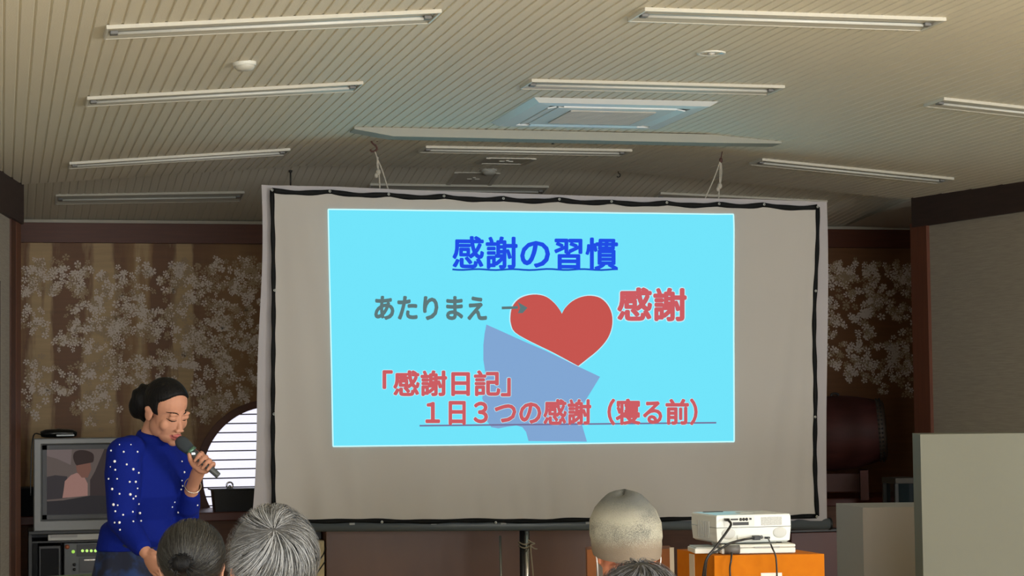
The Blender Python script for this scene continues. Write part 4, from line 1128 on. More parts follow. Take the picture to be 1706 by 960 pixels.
# projector
zp0 = zbx + 0.034
pa0, pa1 = P(1194, 905, PD + 0.05), P(1318, 905, PD + 0.12)
ang = math.atan2(pa1.y - pa0.y, pa1.x - pa0.x); Rp = Matrix.Rotation(ang, 3, 'Z')
pxv, pyv = Rp @ Vector((1, 0, 0)), Rp @ Vector((0, 1, 0))
pw = (Vector((pa1.x - pa0.x, pa1.y - pa0.y, 0))).length
ztop = P(1200, 859, PD + 0.05).z; zbot = P(1200, 906, PD + 0.05).z
pdp = 0.27
o0 = Vector((pa0.x, pa0.y, 0))
pr = empty('projector', Vector((pa0.x, pa0.y, zp0)) + pxv * pw / 2 + pyv * pdp / 2, 'white video projector with cables plugged in its back, on the laptop', 'projector')
M_pj = mat('projector_white', (220, 224, 220), 0.25, spec=0.6)
def W3(u, v, z): return o0 + pxv * u + pyv * v + UZ * z
zm = lerp(zbot, ztop, 0.55)
yawl = -0.10
bm = NB()
def ringp_(z, ins): return [W3(-0.0 + ins, ins, z), W3(pw - ins, ins, z), W3(pw - ins + yawl * 0.0, pdp - ins, z), W3(ins, pdp - ins, z)]
def loft(bm_, rs):
    vs = [[bm_.verts.new(p_) for p_ in r_] for r_ in rs]
    for a_, b_ in zip(vs, vs[1:]):
        for i in range(4): bm_.faces.new((a_[i], a_[(i + 1) % 4], b_[(i + 1) % 4], b_[i]))
    bm_.faces.new(list(reversed(vs[0]))); bm_.faces.new(vs[-1])
loft(bm, [ringp_(zbot, 0.012), ringp_(zbot + 0.006, 0.004), ringp_(zm - 0.001, 0.0)]); obj('lower_case', bm, M_pj, pr)
bm = NB(); loft(bm, [ringp_(zm + 0.001, 0.0), ringp_(ztop - 0.006, 0.001), ringp_(ztop - 0.001, 0.004), ringp_(ztop, 0.008)]); obj('upper_case', bm, M_pj, pr)
def back_part(name, u0, u1, v0, v1, m, d=0.003, bev=0.0005):
    """part on the back face, u along it 0..1, v from top 0..1"""
    bm_ = NB(); x0, x1 = u0 * pw, u1 * pw; z1, z0 = lerp(ztop, zbot, v0), lerp(ztop, zbot, v1)
    box(bm_, W3((x0 + x1) / 2, -d / 2, (z0 + z1) / 2), (x1 - x0, d, z1 - z0), Rp, bev); return obj(name, bm_, m, pr)
M_pjg = mat('projector_grey', (186, 188, 184), 0.5)
back_part('port_panel', 0.10, 0.51, 0.07, 0.42, mat('port_panel', (206, 208, 202), 0.4), 0.001)
back_part('video_port', 0.19, 0.29, 0.13, 0.19, M_black); back_part('port_block', 0.22, 0.43, 0.26, 0.37, M_black)
for u in (0.325, 0.365, 0.405):
    bm = NB(); lathe(bm, [(0, 0.002), (0.0055, 0.002), (0.006, 0)], Matrix.Translation(W3(u * pw, 0, lerp(ztop, zbot, 0.165))) @ Rp.to_4x4() @ Matrix.Rotation(PI / 2, 4, 'X'), 14); obj('round_jack', bm, M_black, pr, True)
back_part('square_port', 0.44, 0.47, 0.12, 0.19, M_black)
back_part('rating_label', 0.60, 0.88, 0.10, 0.40, mat('rating_label', (200, 203, 199), 0.5, noise=(220, (150, 152, 150), (1, 1, 3), 0.2)), 0.0008)
for u in (0.09, 0.78): 
    bm = NB(); ell(bm, W3((u + 0.07) * pw, 0.001, lerp(ztop, zbot, 0.66)), (0.026, 0.003, 0.02), Rp); obj('speaker_grille', bm, M_pjg, pr, True)
back_part('socket_panel', 0.28, 0.72, 0.72, 0.92, mat('port_panel', (206, 208, 202), 0.4), 0.001)
back_part('power_plug', 0.47, 0.56, 0.74, 0.9, M_black, 0.022, 0.002); back_part('audio_plug', 0.64, 0.70, 0.80, 0.87, M_black, 0.014, 0.001)
back_part('vga_plug', 0.10, 0.155, 0.11, 0.21, M_black, 0.022, 0.002)
bm = NB(); lathe(bm, [(0, 0.003), (0.006, 0.003), (0.0065, 0)], Matrix.Translation(W3(0.6 * pw, 0, lerp(ztop, zbot, 0.81))) @ Rp.to_4x4() @ Matrix.Rotation(PI / 2, 4, 'X'), 14); obj('round_jack', bm, mat('jack_grey', (90, 92, 92), 0.4), pr, True)
bm = NB(); box(bm, W3(0.25 * pw, pdp * 0.86, ztop + 0.001), (0.075, 0.016, 0.003), Rp, 0.001); obj('control_strip', bm, M_black, pr)
bm = NB(); box(bm, W3(0.55 * pw, pdp * 0.5, ztop + 0.0005), (0.05, 0.05, 0.0015), Rp, 0.0005); obj('key_pad', bm, M_pjg, pr)
bm = NB()
for k in range(7): box(bm, W3(-0.001, pdp * (0.3 + 0.07 * k), lerp(ztop, zbot, 0.55)), (0.003, 0.009, 0.06), Rp)
obj('side_vents', bm, M_pjg, pr)
lens_c = W3(pw * 0.35, pdp, lerp(zbot, ztop, 0.5))
bm = NB(); lathe(bm, [(0.03, -0.01), (0.03, 0.018), (0.024, 0.02), (0.022, 0.012), (0, 0.014)], Matrix.Translation(lens_c) @ Rp.to_4x4() @ Matrix.Rotation(-PI / 2, 4, 'X'), 28); obj('lens', bm, M_black, pr, True)
for u, v in ((0.12, 0.12), (0.88, 0.12), (0.5, 0.9)):
    bm = NB(); zf_ = zp0; lathe(bm, [(0, 0), (0.011, 0), (0.009, zbot - zf_ + 0.004), (0, zbot - zf_ + 0.004)], Matrix.Translation(W3(u * pw, v * pdp, zf_)), 14); obj('foot', bm, M_black, pr, True)
pq = lambda u, v, d=0.022: W3(u * pw, -d, lerp(ztop, zbot, v))
cable('cable', [pq(0.128, 0.16), pq(0.13, 0.3, 0.05), P(1211, 886, PD - 0.02), P(1192, 912, PD - 0.06), P(1176, 935, PD - 0.08), P(1168, 985, PD - 0.06)], 0.0045, M_black, 'thick black video cable looping from the top left port of the projector', group=None)
cable('cable', [pq(0.47, 0.82, 0.02), P(1236, 900, PD - 0.02), P(1215, 906, PD - 0.04), P(1196, 918, PD - 0.05), P(1178, 932, PD - 0.06), P(1174, 990, PD - 0.04)], 0.0042, M_black, 'black power cable sagging left from the plug low on the projector')
cable('cable', [pq(0.67, 0.84, 0.014), P(1286, 912, PD - 0.02), P(1293, 932, PD - 0.03), P(1295, 985, PD - 0.03)], 0.0032, M_black, 'thin black cable falling from the right side of the projector')
cable('cable', [P(1219, 921, PD - 0.005), P(1218, 934, PD - 0.02), P(1216, 950, PD - 0.02), P(1219, 990, PD - 0.02)], 0.0035, M_black, 'thin black cable falling from the laptop down the orange box')

# dark trunk standing under the right end of the screen
q0, q1 = PY(1318, 890, 12.85), PY(1397, 890, 12.85); zq1 = PY(1350, 882, 12.85).z
t = empty('low_cabinet', ((q0.x + q1.x) / 2, 13.0, 0), 'dark red-brown cabinet under the right end of the screen', 'cabinet')
bm = NB(); box(bm, ((q0.x + q1.x) / 2, 13.0, zq1 / 2 - 0.01), (q1.x - q0.x, 0.3, zq1 - 0.02), bev=0.004); obj('body', bm, mat('trunk_red', (86, 42, 34), 0.4), t)
bm = NB(); box(bm, ((q0.x + q1.x) / 2, 13.0, zq1 - 0.01), (q1.x - q0.x + 0.02, 0.32, 0.02), bev=0.004); obj('top', bm, M_black, t)
bm = NB(); box(bm, (q0.x + 0.06, 12.845, zq1 / 2), (0.012, 0.012, 0.12), bev=0.003); obj('handle', bm, M_black, t)

# ------------------------------------------------------------------ people
def hframe(fwd_h, pitch=0.0, roll=0.0):
    """head matrix: local -Y looks forward, +Z up, +X to the person's left; pitch tips the face down"""
    f = Vector(fwd_h).normalized(); x = UZ.cross(f).normalized()      # person's left
    R = Matrix((x, -f, UZ)).transposed()
    return R @ Matrix.Rotation(roll, 3, 'Y') @ Matrix.Rotation(pitch, 3, 'X')
def head_shape(bm, c, R, k=1.0, female=False):
    def e(p, r, rot=None): ell(bm, c + R @ (Vector(p) * k), [q * k for q in r], R if rot is None else R @ rot, 24, 16)
    e((0, 0.014, 0.036), (0.073, 0.092, 0.080))
    e((0, -0.028, -0.028), (0.060, 0.062, 0.082))
    e((0, -0.040, -0.080), (0.044, 0.046, 0.036))
    e((0, -0.074, -0.102), (0.020, 0.017, 0.015))
    for s in (-1, 1):
        e((0.037 * s, -0.053, -0.032), (0.025, 0.021, 0.028))
        e((0.030 * s, -0.078, 0.004), (0.017, 0.012, 0.010))
        e((0.026 * s, -0.080, 0.020), (0.022, 0.010, 0.008))
        e((0.043 * s, -0.010, -0.058), (0.017, 0.040, 0.040))
        e((0.074 * s, 0.012, -0.012), (0.008, 0.019, 0.031), Matrix.Rotation(-0.25 * s, 3, 'Z'))
        e((0.079 * s, 0.018, 0.004), (0.007, 0.014, 0.014), Matrix.Rotation(-0.4 * s, 3, 'Z'))
        e((0.0115 * s, -0.099, -0.043), (0.0075, 0.009, 0.007))
    tube(bm, [c + R @ (Vector(p) * k) for p in ((0, -0.079, 0.012), (0, -0.087, -0.010), (0, -0.097, -0.030), (0, -0.100, -0.041), (0, -0.088, -0.047))], [0.008 * k, 0.008 * k, 0.0095 * k, 0.0105 * k, 0.008 * k], 12)
    e((0, -0.088, -0.066), (0.022, 0.012, 0.0065)); e((0, -0.086, -0.079), (0.018, 0.012, 0.0065))
def hand_open(bm, wrist, d, pn, side, k=1.0, curl=0.5):
    """relaxed hand: d towards the fingers, pn palm normal, side the way the thumb points"""
    d = d.normalized(); side = (side - d * side.dot(d)).normalized(); pn = (pn - d * pn.dot(d) - side * pn.dot(side)).normalized()
    R = Matrix((side, d, pn)).transposed()
    ell(bm, wrist + d * 0.045 * k, (0.038 * k, 0.052 * k, 0.015 * k), R)
    ell(bm, wrist + d * 0.03 * k + side * 0.022 * k + pn * 0.006 * k, (0.018 * k, 0.03 * k, 0.015 * k), R)
    for i, (off, ln) in enumerate(((0.030, 0.072), (0.010, 0.080), (-0.010, 0.074), (-0.029, 0.058))):
        p = wrist + d * 0.085 * k + side * off * k - d * 0.006 * abs(i - 1) * k; a = 0.15 + 0.1 * i * curl; pts = [p - d * 0.02 * k, p]
        for seg in (0.45, 0.32, 0.23):
            q = pts[-1] + (d * math.cos(a) + pn * math.sin(a) + side * off * 1.6) * ln * seg * k; pts.append(q); a += 0.55 * curl + 0.1
        tube(bm, pts, [0.0092 * k, 0.0092 * k, 0.0085 * k, 0.0078 * k, 0.0062 * k], 10); ell(bm, pts[-1], (0.0064 * k,) * 3, seg=8, ring=6)
    t0 = wrist + d * 0.028 * k + side * 0.032 * k
    pts = [wrist + d * 0.012 * k + side * 0.012 * k, t0, t0 + (d * 0.7 + side * 0.6 + pn * 0.35) * 0.034 * k, t0 + (d * 0.95 + side * 0.55 + pn * 0.6) * 0.058 * k]
    tube(bm, pts, [0.013 * k, 0.0115 * k, 0.0098 * k, 0.0072 * k], 10); ell(bm, pts[-1], (0.0074 * k,) * 3, seg=8, ring=6)
def cap_shell(c, R, k, r, cut, inner=0.82, grow=1.0, seg=72, ring=48, centre=(0, 0.014, 0.036), lump=0.0):
    """hair shell: an ellipsoid that dives under the skin where cut(local) says the skin is bare"""
    bm = NB(); q = bmesh.ops.create_uvsphere(bm, u_segments=seg, v_segments=ring, radius=1.0)
    for v in q['verts']:
        u = v.co.copy(); p = Vector((centre[0] + u.x * r[0], centre[1] + u.y * r[1], centre[2] + u.z * r[2]))
        w0 = cut(p)                                   # 0 hair .. 1 bare
        if lump: p += u * lump * (math.sin(u.x * 9 + u.z * 4) * math.sin(u.y * 7 + 1) * 0.5 + math.sin(u.x * 23 + 5 * u.z) * 0.25)
        p = Vector(centre) + (p - Vector(centre)) * lerp(1.0, inner, w0)
        v.co = c + R @ (p * k)
    return bm
def sm(x, a, b):
    t = max(0.0, min(1.0, (x - a) / (b - a))); return t * t * (3 - 2 * t)
def on_head(bvh, c, R, k, x, z, off):
    o = c + R @ (Vector((x, -0.3, z)) * k); d = R @ Vector((0, 1, 0))
    h = bvh.ray_cast(o, d)
    return (h[0] if h[0] else c + R @ (Vector((x, -0.09, z)) * k)) - d * off
def face_marks(body, c, R, k, bvh, hair_m, closed=True, smile=0.0):
    for s in (-1, 1):
        bm = NB(); pts = [on_head(bvh, c, R, k, s * x, z, 0.0006) for x, z in ((0.012, 0.021), (0.022, 0.026), (0.034, 0.027), (0.047, 0.020))]
        tube(bm, pts, [0.0014, 0.0024, 0.0022, 0.0009], 8); obj('eyebrow', bm, hair_m, body, True)
        bm = NB(); pts = [on_head(bvh, c, R, k, s * x, z, 0.0004) for x, z in ((0.014, -0.005), (0.022, -0.0075), (0.031, -0.0085), (0.039, -0.0065), (0.046, -0.002))]
        tube(bm, pts, [0.0008, 0.0016, 0.002, 0.0018, 0.0008], 8); obj('eyelashes', bm, hair_m, body, True)
def lips_mat_assign(me, c, R, k):
    Ri = R.transposed(); lo_ = []
    for p in me.polygons:
        q = Ri @ (Vector(p.center) - c) / k
        if -0.125 < q.y < -0.07 and ((q.x / 0.024) ** 2 + ((q.z + 0.072) / 0.0125) ** 2) < 1: p.material_index = 1

# --- the woman speaking into the microphone
def P8(px, py, D): return P(px, py, D)
hc_ = P8(278, 684, 7.97)
gz = (HR * math.sin(math.radians(46)) - HF * math.cos(math.radians(46)))
HRm = hframe(gz, math.radians(24), math.radians(-4))
face_dir = gz
body_f = (HR * math.sin(math.radians(50)) - HF * math.cos(math.radians(50))).normalized()
body_l = UZ.cross(body_f).normalized()            # her left
KH = 0.97
neck = P8(254, 728, 8.03); chest = P8(247, 790, 8.03); waist = P8(240, 868, 8.05); hips = P8(226, 925, 8.07)
rs, re, rw = P8(207, 758, 7.90), P8(203, 868, 7.86), P8(243, 921, 7.76)
rh_d = (P8(267, 958, 7.72) - rw).normalized()
ls, le, lw_ = P8(290, 762, 8.12), P8(309, 858, 8.10), P8(322, 806, 7.97)
# microphone axis first: the hand closes round it
mA, mB = P8(302, 737, 7.88), P8(364, 793, 7.86)
m_ax = (mB - mA).normalized()
hold = mA.lerp(mB, 0.60)
mic_l = (mB - mA).length
bm = NB()
head_shape(bm, hc_, HRm, KH)
tube(bm, [hc_ + HRm @ Vector((0, 0.028, -0.045)), hc_.lerp(neck, 0.62) + HRm @ Vector((0, 0.016, -0.01)), neck - UZ * 0.02], [0.046, 0.045, 0.056], 18)
def torso(bm, gro=0.0):
    pts = [neck - UZ * 0.015, neck - UZ * 0.055, chest + UZ * 0.03, chest - UZ * 0.06, waist + UZ * 0.02, waist - UZ * 0.05, hips]
    rr = [(0.06, 0.06), (0.125, 0.07), (0.146, 0.098), (0.134, 0.094), (0.108, 0.078), (0.112, 0.08), (0.126, 0.09)]
    tube(bm, pts, [(a + gro, b + gro) for a, b in rr], 24, axis=body_l)
torso(bm)
limb(bm, [rs, rs.lerp(re, 0.5), re, re.lerp(rw, 0.5), rw], [0.046, 0.041, 0.036, 0.031, 0.023])
limb(bm, [ls, ls.lerp(le, 0.5), le, le.lerp(lw_, 0.5), lw_], [0.046, 0.041, 0.036, 0.031, 0.023])
for s, dx in ((-1, -0.07), (1, 0.07)):
    hp_ = hips + body_l * dx - UZ * 0.02; kn = Vector((hp_.x, hp_.y, 0.47)) + body_f * 0.02; an = Vector((hp_.x, hp_.y, 0.085))
    limb(bm, [hp_, hp_.lerp(kn, 0.5), kn, kn.lerp(an, 0.35), an], [0.075, 0.066, 0.05, 0.05, 0.034])
    tube(bm, [an - UZ * 0.03 - body_f * 0.04, an - UZ * 0.045 + body_f * 0.06, an - UZ * 0.058 + body_f * 0.15], [(0.034, 0.045), (0.04, 0.036), (0.034, 0.022)], 14, axis=body_l)
hand_open(bm, rw, rh_d, body_f * 0.3 - body_l * -0.9, body_f, 0.92, 0.6)
# left hand round the microphone
toc = -HF
pal = (lw_ - hold); pal = (pal - m_ax * pal.dot(m_ax)).normalized()        # from mic towards the wrist side
oth = m_ax.cross(pal).normalized()
if oth.dot(HF) < 0: oth = -oth                                             # far side
mr = 0.0135
pc = hold + pal * (mr + 0.018) + oth * 0.004 - m_ax * 0.004
Rpm = Matrix((m_ax, pal, oth)).transposed()
ell(bm, pc, (0.040, 0.019, 0.030), Rpm)
limb(bm, [lw_, lw_.lerp(pc, 0.55), pc], [0.023, 0.026, 0.024])
for i, off in enumerate((-0.030, -0.010, 0.010, 0.029)):
    rr_ = mr + 0.0085; pts = []
    ln = (4.1, 4.4, 4.2, 3.7)[i]
    for j in range(9):
        a = 0.55 + ln * j / 8
        rad_ = rr_ + (0.016 * (1 - j / 2.5) if j < 2.5 else 0) + 0.004 * math.sin(j * 1.6)
        pts.append(hold + m_ax * (off + 0.004 * j / 8) + (pal * math.cos(a) + oth * math.sin(a)) * rad_)
    tube(bm, pts, [0.0092, 0.0092, 0.009, 0.0088, 0.0084, 0.008, 0.0076, 0.007, 0.006], 10); ell(bm, pts[-1], (0.0062,) * 3, seg=8, ring=6)
pts = [pc - m_ax * 0.012 + pal * 0.012 - oth * 0.012, hold + pal * (mr + 0.012) - oth * 0.018 - m_ax * 0.030, hold + pal * 0.010 - oth * (mr + 0.009) - m_ax * 0.044, hold - pal * 0.006 - oth * (mr + 0.007) - m_ax * 0.058]
tube(bm, pts, [0.013, 0.0115, 0.0098, 0.0072], 10); ell(bm, pts[-1], (0.0074,) * 3, seg=8, ring=6)
me = remesh(bm, 0.0032, 5)
lips_mat_assign(me, hc_, HRm, KH)
M_lip = mat('lips', (170, 92, 88), 0.4)
woman = obj('person', me, [M_skin, M_lip], None, True)
tag(woman, 'woman in a blue pearl-dotted sweater, dark hair tied back, speaking into a microphone', 'person')
bvh = BVHTree.FromPolygons([v.co[:] for v in me.vertices], [tuple(p.vertices) for p in me.polygons])
face_marks(woman, hc_, HRm, KH, bvh, M_bhair)
bm = NB(); tube(bm, [on_head(bvh, hc_, HRm, KH, x, z, 0.0001) for x, z in ((-0.018, -0.0725), (-0.008, -0.0735), (0, -0.074), (0.008, -0.0735), (0.018, -0.0725))], [0.0006, 0.0016, 0.002, 0.0016, 0.0006], 8)
obj('mouth_line', bm, mat('mouth_dark', (84, 36, 36), 0.5), woman, True)
# hair: swept back, tied low behind
def wcut(p):
    hl = 0.088 - 8.0 * p.x * p.x
    f = sm(-p.y, 0.014 , 0.034) * (1 - sm(p.z, hl, hl + 0.010))
    lowside = sm(-p.z, 0.0, 0.02) * sm(-p.y, -0.04, -0.02)
    neck_ = sm(-p.z, 0.045, 0.06)
    return max(f, lowside, neck_)
bm = cap_shell(hc_, HRm, KH, (0.0795, 0.0995, 0.0885), wcut, 0.86)
obj('hair', bm, M_bhair, woman, True)
bc = hc_ + HRm @ Vector((-0.006, 0.124, -0.020))
bm = NB(); ell(bm, bc, (0.062, 0.056, 0.074), HRm, 32, 20)
for v in bm.verts:
    q = (v.co - bc); v.co += q * 0.06 * math.sin(q.x * 160 + q.z * 60)
ell(bm, hc_ + HRm @ Vector((-0.002, 0.085, 0.0)), (0.03, 0.03, 0.034), HRm)
obj('hair_bun', bm, M_bhair, woman, True)
# sweater
bm = NB()
pts = [neck + UZ * 0.016 + body_f * 0.008, neck - UZ * 0.015, neck - UZ * 0.055, chest + UZ * 0.03, chest - UZ * 0.06, waist + UZ * 0.03, waist - UZ * 0.025, hips + UZ * 0.075, hips + UZ * 0.02]
rr = [(0.060, 0.060), (0.072, 0.070), (0.136, 0.082), (0.162, 0.116), (0.152, 0.114), (0.130, 0.10), (0.138, 0.104), (0.152, 0.114), (0.166, 0.124)]
tube(bm, pts, rr, 28, axis=body_l)
def sleeve(bm, sh, el, wr_, stop):
    cu_ = el.lerp(wr_, stop)
    ctrl = [sh + (neck - sh) * 0.25 - UZ * 0.0, sh, sh.lerp(el, 0.3), sh.lerp(el, 0.65), el, el.lerp(cu_, 0.5), cu_]
    limb(bm, ctrl, [0.058, 0.068, 0.071, 0.062, 0.054, 0.048, 0.038], 18)
sleeve(bm, rs, re, rw, 0.80); sleeve(bm, ls, le, lw_, 0.62)
me = remesh(bm, 0.006, 6)
M_swt = mat('sweater_blue', (6, 26, 114), 0.85, spec=0.15, bump=(260, 0.15, (1, 1, 1)))
sw = obj('sweater', me, M_swt, woman, True)
sb = BVHTree.FromPolygons([v.co[:] for v in me.vertices], [tuple(p.vertices) for p in me.polygons])
pearls = [(199, 741, 2), (218, 741, 2), (185, 751, 3), (206, 753, 3), (229, 753, 3), (191, 769, 4.2), (211, 774, 3.2), (222, 782, 4), (192, 783, 3), (184, 778, 2), (231, 788, 3), (181, 798, 3), (195, 798, 2.6), (216, 803, 3), (226, 803, 3.6), (187, 815, 3.8), (199, 823, 3), (217, 824, 4.2), (226, 827, 3), (222, 831, 3), (229, 814, 2.6), (189, 841, 4.2), (196, 842, 2.6), (231, 840, 3), (221, 853, 3), (233, 855, 4), (192, 852, 3), (205, 858, 3), (235, 868, 3), (191, 871, 3), (199, 871, 4), (222, 869, 3), (200, 883, 3), (303, 769, 2.6), (307, 787, 3.4), (303, 801, 2.6), (304, 810, 3), (302, 816, 3), (291, 837, 2.4), (287, 845, 2.4), (297, 854, 3), (329, 842, 2.6)]
M_prl = mat('pearl_white', (240, 240, 240), 0.2, spec=0.8)
for px, py, sz in pearls:
    d = ray(px, py).normalized(); h = sb.ray_cast(CAM, d)
    if h[0] is None: continue
    bm = NB(); ell(bm, h[0], (sz * 0.00125,) * 3, seg=10, ring=8); obj('pearl', bm, M_prl, sw, True)
# skirt
bm = NB()
pts = [waist - UZ * 0.03, hips + UZ * 0.05, hips - UZ * 0.05, Vector((hips.x, hips.y, 0.62)), Vector((hips.x, hips.y, 0.32))]
tube(bm, pts, [(0.124, 0.094), (0.150, 0.112), (0.170, 0.13), (0.215, 0.185), (0.27, 0.24)], 64, axis=body_l)
for v in bm.verts:
    a = math.atan2((v.co - hips).dot(body_f), (v.co - hips).dot(body_l)); dd = max(0, hips.z + 0.02 - v.co.z)
    o_ = Vector((v.co.x - hips.x, v.co.y - hips.y, 0)); v.co += o_ * 0.10 * min(1, dd * 3) * math.sin(a * 9)
obj('skirt', bm, mat('skirt_navy', (10, 18, 40), 0.85, noise=(14, (18, 48, 96), (1, 1, 1), 0.08)), woman, True)
for s, dx in ((-1, -0.07), (1, 0.07)):
    an = Vector((hips.x, hips.y, 0)) + body_l * dx
    bm = NB(); tube(bm, [an + UZ * 0.04 - body_f * 0.055, an + UZ * 0.04 + body_f * 0.06, an + UZ * 0.026 + body_f * 0.168], [(0.042, 0.04), (0.047, 0.04), (0.038, 0.026)], 18, axis=body_l); obj('shoe', bm, M_black, woman, True)
# bracelet
wb = lw_.lerp(le, 0.06); ba = (pc - lw_).normalized(); bx_, by_, _ = frame_of((lw_ - le).normalized())
bm = NB(); tube(bm, [wb + (bx_ * math.cos(a) + by_ * math.sin(a)) * 0.031 + (lw_ - le).normalized() * 0.006 * math.sin(a) for a in [k * PI / 14 for k in range(29)]], 0.0022, 8, caps=False)
obj('bracelet', bm, mat('bracelet_silver', (206, 196, 180), 0.2, 0.9), woman, True)
# microphone
mic = empty('microphone', hold, 'dark grey handheld microphone held by the woman in blue', 'microphone')
Tm = Matrix.Translation(mA) @ Vector((0, 0, 1)).rotation_difference(m_ax).to_matrix().to_4x4()
Lm = mic_l
bm = NB(); lathe(bm, [(0, -0.022), (0.014, -0.019), (0.0235, -0.006), (0.0255, 0.010), (0.0235, 0.030), (0.0205, 0.044), (0, 0.045)], Tm, 28); obj('grille_ball', bm, mat('mic_mesh', (58, 66, 72), 0.55, 0.3, bump=(900, 0.6, (1, 1, 1))), mic, True)
bm = NB(); lathe(bm, [(0, 0.044), (0.0215, 0.044), (0.0215, 0.054), (0.018, 0.058), (0, 0.058)], Tm, 28); obj('collar_ring', bm, mat('mic_ring', (86, 120, 104), 0.35, 0.6), mic, True)
bm = NB(); lathe(bm, [(0, 0.056), (0.018, 0.056), (0.0145, 0.085), (0.0130, 0.12), (0.0120, Lm - 0.004), (0.011, Lm), (0, Lm)], Tm, 28); obj('handle_body', bm, mat('mic_body', (74, 78, 80), 0.4), mic, True)
bm = NB(); box(bm, Tm @ Vector((0, 0, 0.064)) - HF * 0.016, (0.012, 0.006, 0.006)); obj('badge', bm, M_chrome, mic)

# --- the audience, seen from behind
def strands(name, c, R, k, r, crown, n, ln, m, parent, wid=0.0011, lift=0.004, zmin=-0.10, centre=(0, 0.014, 0.036), seed=1, swirl=0.35, ymin=-0.03, gather=None):
    """single hairs combed outward from the crown over the scalp"""
    rnd = random.Random(seed); bm = NB(); cv = Vector(centre); cr = Vector(crown).normalized()
    ax, ay, _ = frame_of(cr)
    for i in range(n):
        th = rnd.uniform(0, 2 * PI); a0 = math.acos(1 - rnd.random() ** 1.1 * 1.35) ; aL = a0 + rnd.uniform(0.5, 1.0) * ln
        lf = lift * rnd.uniform(0.2, 1.6); prev = None; bend = rnd.gauss(0, 0.14)
        ns = 7
        for j in range(ns + 1):
            f_ = j / ns
            a = lerp(a0, aL, f_); t_ = th + swirl * a + bend * f_ * f_
            u = cr * math.cos(a) + (ax * math.cos(t_) + ay * math.sin(t_)) * math.sin(a)
            if gather is not None:
                g_ = Vector(gather).normalized(); u = u.lerp(g_, sm(f_, 0.0, 1.3) * 0.8).normalized()
            h = 1.0 + (lf * math.sin(PI * min(1, f_ * 0.9 + 0.1)) + 0.0025) / 0.09
            p = cv + Vector((u.x * r[0] * h, u.y * r[1] * h, u.z * r[2] * h))
            if p.z < zmin: p.z = zmin + (p.z - zmin) * 0.25
            side = Vector((-u.y, u.x, 0)) if abs(u.z) < 0.95 else Vector((1, 0, 0))
            w_ = wid * (1 - 0.75 * f_)
            if p.y < ymin and p.z < 0.05: break
            side.normalize()
            cur = (bm.verts.new(c + R @ ((p - side * w_) * k)), bm.verts.new(c + R @ ((p + side * w_) * k)))
            if prev: bm.faces.new((prev[0], prev[1], cur[1], cur[0]))
            prev = cur
    for v in [v for v in bm.verts if not v.link_faces]: bm.verts.remove(v)
    o = obj(name, bm, m, parent, False); return o
